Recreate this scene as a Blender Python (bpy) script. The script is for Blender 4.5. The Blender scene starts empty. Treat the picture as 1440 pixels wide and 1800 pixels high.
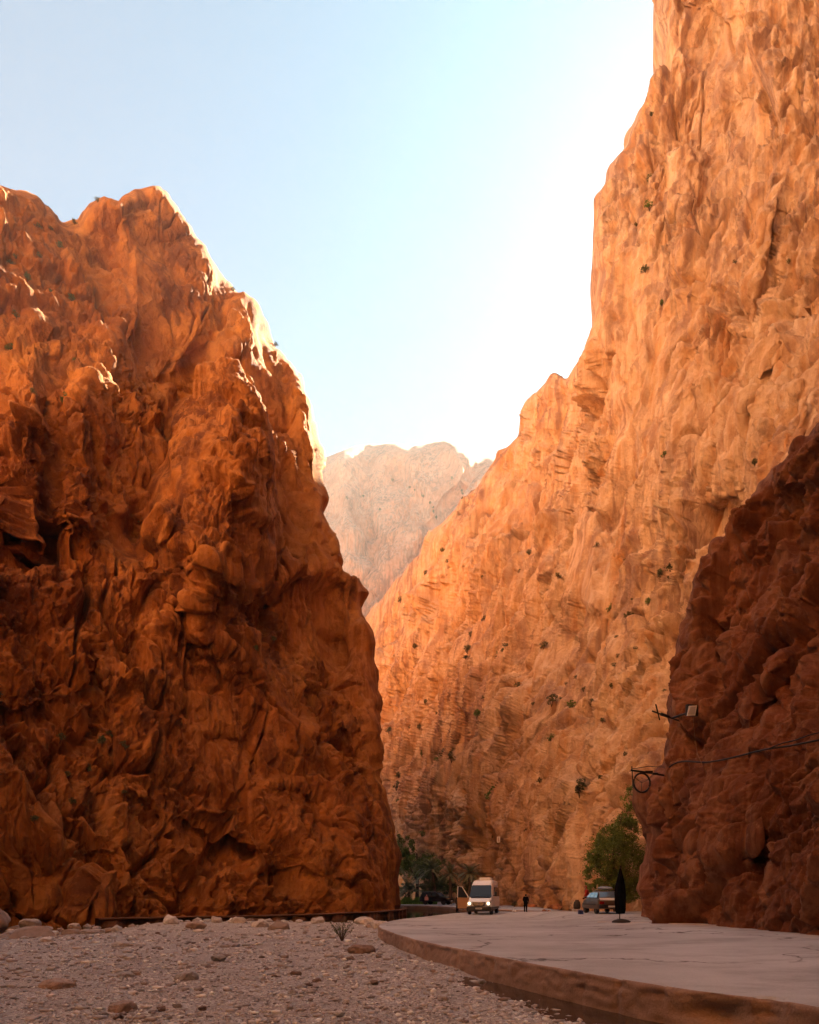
import bpy, bmesh, math, random
import numpy as np
from mathutils import Vector, Matrix
R = math.radians
random.seed(7); rng = np.random.default_rng(7)
S = bpy.context.scene
COL = S.collection

# ------------------------------------------------------------------ camera, sky, sun, exposure
F, HOR, ZC = 1250.0, 1571.0, 1.8          # focal length in photo pixels, horizon row, eye height
cam = bpy.data.cameras.new('camera'); cam.sensor_fit = 'HORIZONTAL'; cam.sensor_width = 36
cam.lens = F/1440*36; cam.shift_y = (HOR-900)/1440; cam.clip_end = 9000; cam.clip_start = 0.1
co = bpy.data.objects.new('camera', cam); COL.objects.link(co)
co.location = (0, 0, ZC); co.rotation_euler = (R(90), 0, 0); S.camera = co

SUN_EL, SUN_AZ = 38.0, 33.5               # degrees; azimuth from +Y (ahead) towards +X (right)
W = bpy.data.worlds.new('World'); S.world = W; W.use_nodes = True
wn = W.node_tree.nodes; wl = W.node_tree.links
sky = wn.new('ShaderNodeTexSky'); sky.sky_type = 'NISHITA'; sky.sun_disc = False
sky.sun_elevation = R(SUN_EL); sky.sun_rotation = R(SUN_AZ)
sky.air_density = 1.0; sky.dust_density = 3.2; sky.ozone_density = 1.0; sky.altitude = 1200
wn['Background'].inputs['Strength'].default_value = 0.05
wb = wn.new('ShaderNodeMix'); wb.data_type = 'RGBA'; wb.blend_type = 'MULTIPLY'; wb.inputs[0].default_value = 1
wb.inputs[7].default_value = (.195, .335, .34, 1)      # dims and cools the sky colour
wl.new(sky.outputs[0], wb.inputs[6]); wl.new(wb.outputs[2], wn['Background'].inputs['Color'])
sl = bpy.data.lights.new('sun', 'SUN'); sl.energy = 5.0; sl.angle = R(0.5); sl.color = (1, .86, .66)
so = bpy.data.objects.new('sun', sl); COL.objects.link(so)
sd = Vector((math.sin(R(SUN_AZ))*math.cos(R(SUN_EL)), math.cos(R(SUN_AZ))*math.cos(R(SUN_EL)), math.sin(R(SUN_EL))))
so.rotation_euler = sd.to_track_quat('Z', 'Y').to_euler(); so.location = sd*300
S.view_settings.view_transform = 'Standard'; S.view_settings.look = 'None'
S.view_settings.exposure = 3.6; S.view_settings.gamma = 1
try:
    S.cycles.use_denoising = True; S.cycles.denoising_input_passes = 'RGB_ALBEDO_NORMAL'; S.cycles.denoising_prefilter = 'ACCURATE'; S.cycles.max_bounces = 6; S.cycles.diffuse_bounces = 4
except Exception: pass

# ------------------------------------------------------------------ numpy noise
f32 = np.float32
def _h(x, y, z, s):
    h = (x.astype(np.uint32)*np.uint32(374761393)) ^ (y.astype(np.uint32)*np.uint32(668265263)) ^ (z.astype(np.uint32)*np.uint32(2147483647-58)) ^ np.uint32(s*974711 & 0xffffffff)
    h = (h ^ (h >> np.uint32(13)))*np.uint32(1274126177)
    h = (h ^ (h >> np.uint32(16)))*np.uint32(2246822519)
    return h ^ (h >> np.uint32(15))
def noise(P, seed=0):
    P = P.astype(f32); I = np.floor(P).astype(np.int64); D = P-I
    U = D*D*D*(D*(D*6-15)+10); I = I.astype(np.int64) & 0xffffffff
    out = 0
    for a in (0, 1):
        wa = U[:, 0] if a else 1-U[:, 0]
        for b in (0, 1):
            wb = wa*(U[:, 1] if b else 1-U[:, 1])
            for c in (0, 1):
                h = _h((I[:, 0]+a), (I[:, 1]+b), (I[:, 2]+c), seed)
                gx = (h & np.uint32(1023)).astype(f32)/511.5-1
                gy = ((h >> np.uint32(10)) & np.uint32(1023)).astype(f32)/511.5-1
                gz = ((h >> np.uint32(20)) & np.uint32(1023)).astype(f32)/511.5-1
                out = out+wb*(U[:, 2] if c else 1-U[:, 2])*(gx*(D[:, 0]-a)+gy*(D[:, 1]-b)+gz*(D[:, 2]-c))
    return out*1.3
def fbm(P, octs=5, seed=0, gain=.5, ridged=False):
    o = 0; a = 1.0; Q = P
    for k in range(octs):
        n = noise(Q, seed+k*17)
        if ridged: n = 1-2*np.abs(n)*1.6
        o = o+a*n; a *= gain; Q = Q*2.03+11.7
    return o
def worley(P, seed=0, second=False):
    P = P.astype(f32); I = np.floor(P).astype(np.int64); D = (P-I).astype(f32); n = len(P)
    f1 = np.full(n, 9, f32); f2 = np.full(n, 9, f32); h1 = np.zeros(n, np.uint32); h2 = np.zeros(n, np.uint32); V = np.zeros((n, 3), f32); U = np.zeros((n, 3), f32)
    for a in (-1, 0, 1):
        for b in (-1, 0, 1):
            for c in (-1, 0, 1):
                h = _h((I[:, 0]+a) & 0xffffffff, (I[:, 1]+b) & 0xffffffff, (I[:, 2]+c) & 0xffffffff, seed)
                w = np.stack([a+(h & np.uint32(1023)).astype(f32)/1023-D[:, 0], b+((h >> np.uint32(10)) & np.uint32(1023)).astype(f32)/1023-D[:, 1], c+((h >> np.uint32(20)) & np.uint32(1023)).astype(f32)/1023-D[:, 2]], 1)
                d = np.sqrt((w*w).sum(1)); m = d < f1; k = ~m & (d < f2)
                if second:
                    h2 = np.where(m, h1, np.where(k, h, h2)); U = np.where(m[:, None], V, np.where(k[:, None], -w, U))
                f2 = np.where(m, f1, np.minimum(f2, d)); f1 = np.where(m, d, f1); h1 = np.where(m, h, h1); V = np.where(m[:, None], -w, V)
    z0 = np.zeros(n, np.int64)
    rr = lambda h: [(_h(h, z0, z0+k, 5).astype(np.float64)/4294967295).astype(f32) for k in range(4)]
    return (f1, f2, rr(h1), V, rr(h2), U) if second else (f1, f2, rr(h1), V)
def sst(a, b, x):
    t = np.clip((x-a)/(b-a), 0, 1); return t*t*(3-2*t)
def blocks(Q, s, seed, stride=.1):
    """tilted blocks parted by cracks: one number per point, about -1..1"""
    f1, f2, r, V, r2, U = worley(Q/s, seed, True)
    fl = lambda r, V: (r[0]-.5)*1.1+(V[:, 0]*(r[1]-.5)+V[:, 1]*(r[2]-.5)+V[:, 2]*(r[3]-.5))*3.0
    e = f2-f1; wd = np.maximum(.03, 2.2*stride/s); k = .5+.5*sst(0, wd, e)
    return fl(r, V)*k+fl(r2, U)*(1-k)-.28*np.exp(-(e/np.maximum(.035, 2.*stride/s))**2)*np.clip(s/(12*stride), .15, 1)

# ------------------------------------------------------------------ mesh helpers
def link_mesh(name, v, faces, mat=None, parent=None, smooth=False):
    me = bpy.data.meshes.new(name)
    v = np.asarray(v, f32).reshape(-1, 3)
    if isinstance(faces, np.ndarray):
        k = faces.shape[1]; nf = len(faces)
        me.vertices.add(len(v)); me.vertices.foreach_set('co', v.ravel())
        me.loops.add(nf*k); me.loops.foreach_set('vertex_index', faces.ravel().astype(np.int32))
        me.polygons.add(nf); me.polygons.foreach_set('loop_start', np.arange(0, nf*k, k, dtype=np.int32))
        me.polygons.foreach_set('loop_total', np.full(nf, k, np.int32)); me.update(calc_edges=True)
    else:
        me.from_pydata([tuple(map(float, q)) for q in v], [], faces); me.update()
    if smooth: me.polygons.foreach_set('use_smooth', np.ones(len(me.polygons), bool))
    if mat: me.materials.append(mat)
    o = bpy.data.objects.new(name, me); COL.objects.link(o)
    if parent: o.parent = parent
    return o
def tag(o, label=None, cat=None, group=None, kind=None):
    if label: o['label'] = label
    if cat: o['category'] = cat
    if group: o['group'] = group
    if kind: o['kind'] = kind
    return o
def gridfaces(nr, nc):
    i = np.arange(nr*nc).reshape(nr, nc)
    return np.stack([i[:-1, :-1], i[:-1, 1:], i[1:, 1:], i[1:, :-1]], -1).reshape(-1, 4)
def PT(px, py, Y):
    return ((px-720)/F*Y, Y, ZC+(HOR-py)/F*Y)
def rbf(ctrl):
    C = np.array(ctrl, float); X = C[:, :2]/300; n = len(C)
    d = np.linalg.norm(X[:, None]-X[None], axis=2)
    A = np.zeros((n+3, n+3)); A[:n, :n] = d+np.eye(n)*.02; A[:n, n] = 1; A[:n, n+1:] = X; A[n, :n] = 1; A[n+1:, :n] = X.T
    w = np.linalg.solve(A, np.r_[C[:, 2], 0, 0, 0])
    def f(px, py):
        o = w[n]+w[n+1]*px/300+w[n+2]*py/300
        for k in range(n): o = o+w[k]*np.sqrt((px/300-X[k, 0])**2+(py/300-X[k, 1])**2+1e-4)
        return o
    return f
def polydist(px, py, pts, closed=False):
    """distance to a polyline, nearest point, signed side of nearest segment"""
    best = np.full(px.shape, 1e9); qx = np.zeros(px.shape); qy = np.zeros(px.shape); sg = np.zeros(px.shape)
    P = list(pts)+([pts[0]] if closed else [])
    for (ax, ay), (bx, by) in zip(P[:-1], P[1:]):
        dx, dy = bx-ax, by-ay; L = dx*dx+dy*dy+1e-9
        t = np.clip(((px-ax)*dx+(py-ay)*dy)/L, 0, 1); cx = ax+t*dx; cy = ay+t*dy
        d = np.hypot(px-cx, py-cy); m = d < best
        best = np.where(m, d, best); qx = np.where(m, cx, qx); qy = np.where(m, cy, qy)
        sg = np.where(m, np.sign((py-ay)*dx-(px-ax)*dy), sg)
    return best, qx, qy, sg
def inside(px, py, poly):
    c = np.zeros(px.shape, bool); n = len(poly)
    for k in range(n):
        (ax, ay), (bx, by) = poly[k], poly[(k+1) % n]
        if ay == by: continue
        m = ((ay > py) != (by > py)) & (px < (bx-ax)*(py-ay)/(by-ay)+ax); c ^= m
    return c

class Cliff: pass
def cliff(name, mat, box, step, outline, depth, feats, disp, back=60., rnd=(34, 6.), seed=1, jag=7., fscale=1., side=0.):
    """a rock wall: relief over its outline, rounded at the rim and carried back into the hill behind it"""
    x0, y0, x1, y1 = box
    px, py = np.meshgrid(np.arange(x0, x1+.1, step), np.arange(y1, y0-.1, -step)); sh = px.shape
    px = px.ravel().astype(float); py = py.ravel().astype(float)
    q = np.stack([px/70, py/70, px*0+seed], 1)
    jx = fbm(q, 4, seed+3)*6; jy = fbm(q+50, 4, seed+9)*6
    ring = []                                   # the rim, broken up into small steps
    for (ax, ay), (bx, by) in zip(outline, outline[1:]+outline[:1]):
        n = max(1, int(math.hypot(bx-ax, by-ay)/5)) if max(abs(ax), abs(bx)) < 1500 else 1
        ring += [(ax+(bx-ax)*k/n, ay+(by-ay)*k/n) for k in range(n)]
    rg = np.array(ring); rq = np.stack([rg[:, 0]/34, rg[:, 1]/34, rg[:, 0]*0+seed], 1)
    rg = rg+np.stack([fbm(rq, 3, seed+5, .45), fbm(rq+70, 3, seed+6, .45)], 1)*jag
    outline = [tuple(p) for p in rg]
    nc = sh[1]; d = np.full(px.shape, 1e9); qx = px*0; qy = py*0; ins = np.zeros(px.shape, bool)
    segs = list(zip(outline, outline[1:]+outline[:1]))
    for r0 in range(0, sh[0], 20):              # row by row, with the rim pieces that come near
        sl = slice(r0*nc, min(sh[0], r0+20)*nc); lo, hi = py[sl].min(), py[sl].max(); bx_, by_ = px[sl], py[sl]
        for a, b in segs:
            if max(a[1], b[1]) >= lo-1 and min(a[1], b[1]) <= hi+1 and a[1] != b[1]:
                ins[sl] ^= ((a[1] > by_) != (b[1] > by_)) & (bx_ < (b[0]-a[0])*(by_-a[1])/(b[1]-a[1])+a[0])
            if max(a[1], b[1]) > lo-110 and min(a[1], b[1]) < hi+110 and max(a[0], b[0]) > x0-110 and min(a[0], b[0]) < x1+110:
                dx, dy = b[0]-a[0], b[1]-a[1]; t = np.clip(((bx_-a[0])*dx+(by_-a[1])*dy)/(dx*dx+dy*dy+1e-9), 0, 1)
                cx = a[0]+t*dx; cy = a[1]+t*dy; dd = np.hypot(bx_-cx, by_-cy); m = dd < d[sl]
                d[sl] = np.where(m, dd, d[sl]); qx[sl] = np.where(m, cx, qx[sl]); qy[sl] = np.where(m, cy, qy[sl])
    s = np.where(ins, 0, np.minimum(d, 400))
    qx = np.where(d > 1e8, px, qx); qy = np.where(d > 1e8, py, qy)
    ux = np.where(ins, px, qx); uy = np.where(ins, py, qy)
    Y = depth(ux, uy); B0 = np.stack([(ux-720)/F*Y, Y, ZC+(HOR-uy)/F*Y], 1).reshape(sh+(3,))
    sb = np.maximum(np.linalg.norm(np.gradient(B0, axis=1), axis=2), np.linalg.norm(np.gradient(B0, axis=0), axis=2)).ravel()/(Y*step/F); sb = np.maximum(sb, 1.)
    for ft in feats:
        kind, pts, w, a = ft[:4]
        dd, ex, ey, sg = polydist(ux+jx*1.2, uy+jy*1.2, pts)
        fs = fscale
        if kind == 'gully': Y = Y+a*.5*fs*np.exp(-(dd/(w*1.5))**2)
        elif kind == 'cleft': Y = Y+a*np.exp(-(dd/w)**1.4)
        elif kind == 'ridge': Y = Y-a*.8*fs*np.maximum(0, 1-dd/w)
        else:                                   # step: one side stands forward, easing back over L
            L = ft[4]; t = dd*sg; a = a*sst(0, 45, np.minimum(np.hypot(ex-pts[0][0], ey-pts[0][1]), np.hypot(ex-pts[-1][0], ey-pts[-1][1])))
            Y = Y-a*.65*fs*sst(-w*1.6, w*1.6, t)*np.clip(1-t/L, 0, 1)
    rw, ra = rnd
    e = np.clip(np.where(ins, d, 0)/rw, 0, 1)
    Y = Y+ra*(1-np.sqrt(np.clip(1-(1-e)**2, 0, 1)))
    bk = s*.25+(s/60.)**1.5*back                 # beyond the rim: further into the hill
    X3 = (ux-720)/F*(Y+bk*.97)-side*bk; Z3 = ZC+(HOR-uy)/F*Y+bk*.12*np.clip((HOR-uy)/900, 0, 1)
    P = np.stack([X3, Y+bk, Z3], 1)
    G = P.reshape(sh+(3,)); T1 = np.gradient(G, axis=1); T2 = np.gradient(G, axis=0)
    N = np.cross(T1, T2); 
    for _ in range(14):
        N = (N+np.roll(N, 1, 0)+np.roll(N, -1, 0)+np.roll(N, 1, 1)+np.roll(N, -1, 1))/5
    N = N.reshape(-1, 3); N /= np.linalg.norm(N, axis=1)[:, None]+1e-9
    st = np.maximum(np.linalg.norm(T1, axis=2), np.linalg.norm(T2, axis=2)).ravel()/(Y*step/F)
    sg_ = st.reshape(sh)
    for _ in range(10): sg_ = (sg_*2+np.roll(sg_, 1, 0)+np.roll(sg_, -1, 0)+np.roll(sg_, 1, 1)+np.roll(sg_, -1, 1))/6
    st = np.maximum(st*.5, sg_.ravel())
    lo, hi = disp(P, px, py, st*Y*step/F)        # breaks finer than the mesh can carry fade out
    rf = sst(0, 55, d); P = P+N*(lo*np.clip(5*sb/st, .1, 1)*(.15+.85*rf)+hi*(.6+.4*rf))[:, None]
    wt = np.clip(((st/sb).reshape(sh)-1.7)/1.5, 0, 1)
    for _ in range(3): wt = np.maximum(wt, (np.roll(wt, 1, 0)+np.roll(wt, -1, 0)+np.roll(wt, 1, 1)+np.roll(wt, -1, 1))/4)
    wt = np.pad(wt[1:-1, 1:-1], 1)[..., None]*.7; G = P.reshape(sh+(3,))
    wt = wt*np.maximum(.35, sst(0, 6, d)).reshape(sh)[..., None]
    for _ in range(9): G = G+((np.roll(G, 1, 0)+np.roll(G, -1, 0)+np.roll(G, 1, 1)+np.roll(G, -1, 1))/4-G)*wt
    P = G.reshape(-1, 3)
    o = link_mesh(name, P, gridfaces(*sh), mat)
    tag(o, kind='structure')
    c = Cliff(); c.o = o; c.P = P; c.sh = sh; c.box = box; c.step = step; c.N = N
    def at(ax, ay):
        i = int(round((y1-ay)/step)); j = int(round((ax-x0)/step)); k = i*sh[1]+j
        return Vector(P[k]), Vector(N[k])
    c.at = at
    return c

# ------------------------------------------------------------------ materials
def mat(name, base=(.5, .5, .5), rough=.6, metal=0., emit=None, estr=0., spec=None, noise_amt=.0, nscale=8.):
    m = bpy.data.materials.new(name); m.use_nodes = True; b = m.node_tree.nodes['Principled BSDF']
    b.inputs['Base Color'].default_value = (*base, 1); b.inputs['Roughness'].default_value = rough; b.inputs['Metallic'].default_value = metal
    if spec is not None: b.inputs['Specular IOR Level'].default_value = spec
    if emit: b.inputs['Emission Color'].default_value = (*emit, 1); b.inputs['Emission Strength'].default_value = estr
    if noise_amt:
        nt = m.node_tree; t = nt.nodes.new('ShaderNodeTexCoord'); n = nt.nodes.new('ShaderNodeTexNoise'); n.inputs['Scale'].default_value = nscale; n.inputs['Detail'].default_value = 5
        r = nt.nodes.new('ShaderNodeMapRange'); r.inputs['To Min'].default_value = 1-noise_amt; r.inputs['To Max'].default_value = 1+noise_amt
        h = nt.nodes.new('ShaderNodeHueSaturation'); h.inputs['Color'].default_value = (*base, 1)
        nt.links.new(t.outputs['Object'], n.inputs['Vector']); nt.links.new(n.outputs['Fac'], r.inputs['Value']); nt.links.new(r.outputs[0], h.inputs['Value']); nt.links.new(h.outputs[0], b.inputs['Base Color'])
    return m
class NB:
    def __init__(s, name):
        s.m = bpy.data.materials.new(name); s.m.use_nodes = True; s.nt = s.m.node_tree; s.b = s.nt.nodes['Principled BSDF']
        s.tc = s.nt.nodes.new('ShaderNodeTexCoord').outputs['Object']
    def n(s, t, **k):
        o = s.nt.nodes.new(t)
        for a, v in k.items(): setattr(o, a, v)
        return o
    def l(s, a, b): s.nt.links.new(a, b)
    def mapped(s, scale, rot=(0, 0, 0)):
        m = s.n('ShaderNodeMapping'); m.inputs['Scale'].default_value = scale; m.inputs['Rotation'].default_value = rot; s.l(s.tc, m.inputs['Vector']); return m.outputs[0]
    def noise(s, vec, scale, detail=6, rough=.6, dist=0.):
        o = s.n('ShaderNodeTexNoise'); o.inputs['Scale'].default_value = scale; o.inputs['Detail'].default_value = detail; o.inputs['Roughness'].default_value = rough; o.inputs['Distortion'].default_value = dist
        s.l(vec, o.inputs['Vector']); return o.outputs['Fac']
    def ramp(s, v, *stops):
        o = s.n('ShaderNodeValToRGB'); e = o.color_ramp.elements
        while len(e) < len(stops): e.new(.5)
        for k, (p, c) in enumerate(stops):
            e[k].position = p; e[k].color = (*c, 1) if isinstance(c, tuple) else (c, c, c, 1)
        s.l(v, o.inputs['Fac']); return o.outputs['Color']
    def mix(s, f, a, b, mode='MIX'):
        o = s.n('ShaderNodeMix', data_type='RGBA', blend_type=mode)
        if isinstance(f, float): o.inputs[0].default_value = f
        else: s.l(f, o.inputs[0])
        for k, v in ((6, a), (7, b)):
            if isinstance(v, tuple): o.inputs[k].default_value = (*v, 1)
            else: s.l(v, o.inputs[k])
        return o.outputs[2]
    def math(s, op, a, b):
        o = s.n('ShaderNodeMath', operation=op)
        for k, v in ((0, a), (1, b)):
            if isinstance(v, (int, float)): o.inputs[k].default_value = v
            else: s.l(v, o.inputs[k])
        return o.outputs[0]
    def bump(s, h, dist, strength=1., prev=None):
        o = s.n('ShaderNodeBump'); o.inputs['Distance'].default_value = dist; o.inputs['Strength'].default_value = strength; s.l(h, o.inputs['Height'])
        if prev: s.l(prev, o.inputs['Normal'])
        return o.outputs[0]
    def done(s, col=None, rough=.9, nrm=None, spec=.15):
        if col is not None: s.l(col, s.b.inputs['Base Color'])
        if isinstance(rough, float): s.b.inputs['Roughness'].default_value = rough
        else: s.l(rough, s.b.inputs['Roughness'])
        if nrm: s.l(nrm, s.b.inputs['Normal'])
        s.b.inputs['Specular IOR Level'].default_value = spec
        return s.m
def rock_mat(name, c_dark, c_mid, c_lite, streak=.5, pale=(.62, .42, .27), stain=(.16, .085, .07), fine=1.0, tilt=0., stripes=None, varnish=.5):
    b = NB(name)
    big = b.noise(b.mapped((.06, .06, .045)), 1., 8, .62, .6)
    col = b.ramp(big, (.30, c_dark), (.48, c_mid), (.66, c_lite))
    if stripes:
        sn = b.noise(b.mapped((.20, .20, .016), (0, tilt, 0)), 1., 7, .62, .5)
        col = b.mix(.9, col, b.ramp(sn, (.34, stripes[0]), (.44, stripes[1]), (.50, stripes[2]), (.57, stripes[1]), (.66, stripes[3])))
    med = b.noise(b.mapped((.5, .5, .35)), 1., 8, .65)
    col = b.mix(b.ramp(med, (.40, 0.), (.70, .75)), col, c_dark)
    # water streaks run down the face
    sv = b.mapped((.55, .55, .035), (0, tilt, 0))
    s1 = b.noise(sv, 1., 6, .6, .4); s2 = b.noise(b.mapped((.9, .9, .05), (0, tilt, 0)), 1.3, 6, .62, .3)
    area = b.ramp(b.noise(b.mapped((.035, .035, .02)), 1., 3, .5), (.40, 0.), (.54, streak))
    col = b.mix(b.math('MULTIPLY', b.ramp(s1, (.47, 0.), (.60, 1.)), area), col, stain)
    area2 = b.ramp(b.noise(b.mapped((.03, .03, .03)), 1.4, 3, .5), (.42, 0.), (.56, streak))
    col = b.mix(b.math('MULTIPLY', b.ramp(s2, (.47, 0.), (.60, 1.)), area2), col, pale)
    vn = b.noise(b.mapped((.16, .16, .09)), 1., 9, .7, .4)
    col = b.mix(b.ramp(vn, (.54, 0.), (.60, varnish)), col, stain)
    vn2 = b.noise(b.mapped((.30, .30, .20)), 1.3, 9, .72, .2)
    col = b.mix(b.ramp(vn2, (.57, 0.), (.62, varnish*.8)), col, pale)
    # speckle of small pits and lichen
    f = b.noise(b.mapped((1, 1, 1)), 3.2, 10, .7)
    col = b.mix(b.ramp(f, (.55, 0.), (.72, .55)), col, c_dark)
    col = b.mix(b.ramp(f, (.28, .45), (.44, 0.)), col, pale)
    v = b.n('ShaderNodeTexVoronoi', feature='DISTANCE_TO_EDGE'); v.inputs['Scale'].default_value = .55
    wv = b.n('ShaderNodeVectorMath', operation='ADD'); nz = b.n('ShaderNodeTexNoise'); nz.inputs['Scale'].default_value = .8; nz.inputs['Detail'].default_value = 5
    b.l(b.tc, nz.inputs['Vector']); b.l(b.mapped((1, 1, .6)), wv.inputs[0]); b.l(nz.outputs['Color'], wv.inputs[1]); b.l(wv.outputs[0], v.inputs['Vector'])
    crack = b.ramp(v.outputs['Distance'], (.0, 0.), (.05, 1.))
    n1 = b.bump(b.noise(b.mapped((1, 1, .8)), 2.4, 12, .72, 0.), .30*fine)
    n2 = b.bump(f, .12*fine, 1., n1)
    cm = b.ramp(b.noise(b.mapped((.22, .22, .12)), 1., 4, .5), (.50, 1.), (.60, 0.))
    n3 = b.bump(b.math('MAXIMUM', crack, cm), .14*fine, .6, n2)
    return b.done(col, .92, n3)
M = {}
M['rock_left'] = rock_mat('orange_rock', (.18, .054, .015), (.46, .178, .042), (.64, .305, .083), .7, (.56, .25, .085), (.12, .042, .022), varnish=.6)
M['rock_right'] = rock_mat('pale_orange_rock', (.46, .22, .11), (.66, .40, .22), (.78, .55, .36), .8, (.76, .54, .36), (.30, .17, .13), 1., .12, ((.56, .39, .29), (.70, .44, .24), (.84, .62, .42), (.66, .31, .11)))
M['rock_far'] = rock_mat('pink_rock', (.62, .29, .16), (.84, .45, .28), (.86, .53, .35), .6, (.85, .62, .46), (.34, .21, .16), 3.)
M['rock_bounce'] = rock_mat('pale_bounce_rock', (.50, .29, .15), (.66, .42, .24), (.70, .48, .30), .5)  # kept pale for bounce; worn only by the added reflector wall
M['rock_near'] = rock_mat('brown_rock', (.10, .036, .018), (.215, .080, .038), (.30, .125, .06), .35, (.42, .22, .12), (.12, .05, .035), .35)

# ------------------------------------------------------------------ the cliffs
LO = [(-400, 300), (-60, 318), (0, 326), (45, 331), (80, 352), (112, 384), (136, 383), (158, 352), (183, 335), (205, 344), (235, 328), (262, 318), (285, 328), (303, 350), (325, 378),
      (345, 405), (372, 445), (398, 488), (412, 503), (430, 505), (452, 532), (470, 560), (480, 592), (500, 625), (530, 655), (534, 680), (546, 715), (553, 760), (567, 805), (575, 860), (580, 905), (602, 930),
      (609, 985), (638, 1012), (648, 1040), (645, 1075), (660, 1110), (658, 1160), (666, 1230), (672, 1300), (683, 1370), (691, 1430), (703, 1475), (707, 1530), (708, 1580), (712, 1640), (712, 1760), (-400, 1760)]
LD = rbf([(-150, 1615, 40), (0, 1612, 46.5), (200, 1610, 50.5), (400, 1608, 56), (600, 1605, 65), (700, 1600, 75.5), (-150, 1000, 52), (0, 1000, 58), (200, 1000, 65), (400, 1000, 70), (560, 1000, 80), (640, 1050, 90),
          (-150, 340, 72), (0, 340, 78), (140, 400, 86), (262, 330, 92), (400, 510, 92), (530, 660, 94), (570, 810, 94), (100, 700, 68), (330, 700, 82), (450, 800, 76), (-150, 1300, 46), (300, 1350, 60), (550, 1350, 72), (80, 1450, 48), (700, 1750, 80), (-150, 1750, 40)])
LF = [('cleft', [(396, 500), (384, 585), (345, 645), (312, 735), (280, 850), (238, 935)], 24, 5.),
      ('step', [(238, 960), (280, 850), (312, 735), (345, 645), (384, 590), (410, 585)], 6, 8., 190),
      ('ridge', [(408, 598), (418, 690), (419, 800), (418, 880), (395, 1000)], 95, 5.2),
      ('gully', [(242, 400), (262, 425), (292, 440), (332, 425)], 13, 3.),
      ('gully', [(262, 440), (300, 540), (290, 690), (250, 800)], 55, 5.),
      ('ridge', [(205, 350), (243, 420), (245, 520), (150, 690), (140, 900)], 60, 4.),
      ('gully', [(240, 860), (232, 915)], 18, 3.5),
      ('gully', [(468, 575), (482, 700), (503, 890), (478, 1010)], 13, 4.5),
      ('gully', [(492, 630), (520, 760), (540, 880), (520, 960)], 11, 3.5),
      ('gully', [(585, 930), (600, 1030), (612, 1130)], 9, 3.),
      ('ridge', [(330, 980), (365, 1000), (350, 1090)], 45, 3.),
      ('gully', [(255, 1010), (280, 1080), (250, 1150), (160, 1180)], 9, 1.6),
      ('gully', [(0, 1255), (60, 1262), (120, 1235)], 10, 2.5),
      ('gully', [(300, 1275), (360, 1300), (430, 1312), (448, 1350)], 6, 1.8),
      ('step', [(310, 1432), (350, 1450), (400, 1475), (470, 1500)], 6, -3.4, 75),
      ('step', [(180, 1385), (240, 1400), (300, 1432)], 5, -1.6, 50),
      ('step', [(440, 1375), (520, 1390), (590, 1430), (600, 1500)], 6, -2., 90),
      ('gully', [(480, 1530), (600, 1548)], 8, 2.4),
      ('step', [(0, 1505), (100, 1498), (190, 1496), (205, 1620)], 6, -2.5, 90),
      ('ridge', [(395, 1130), (470, 1200), (520, 1300)], 70, 3.5),
      ('gully', [(170, 1120), (165, 1200), (155, 1280)], 8, 2.),
      ('gully', [(555, 1230), (560, 1350)], 9, 2.2), ('gully', [(610, 1290), (640, 1480)], 9, 2.),
      ('ridge', [(60, 600), (40, 900)], 60, 3.), ('gully', [(95, 640), (110, 800), (70, 980)], 12, 3.)]
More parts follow.
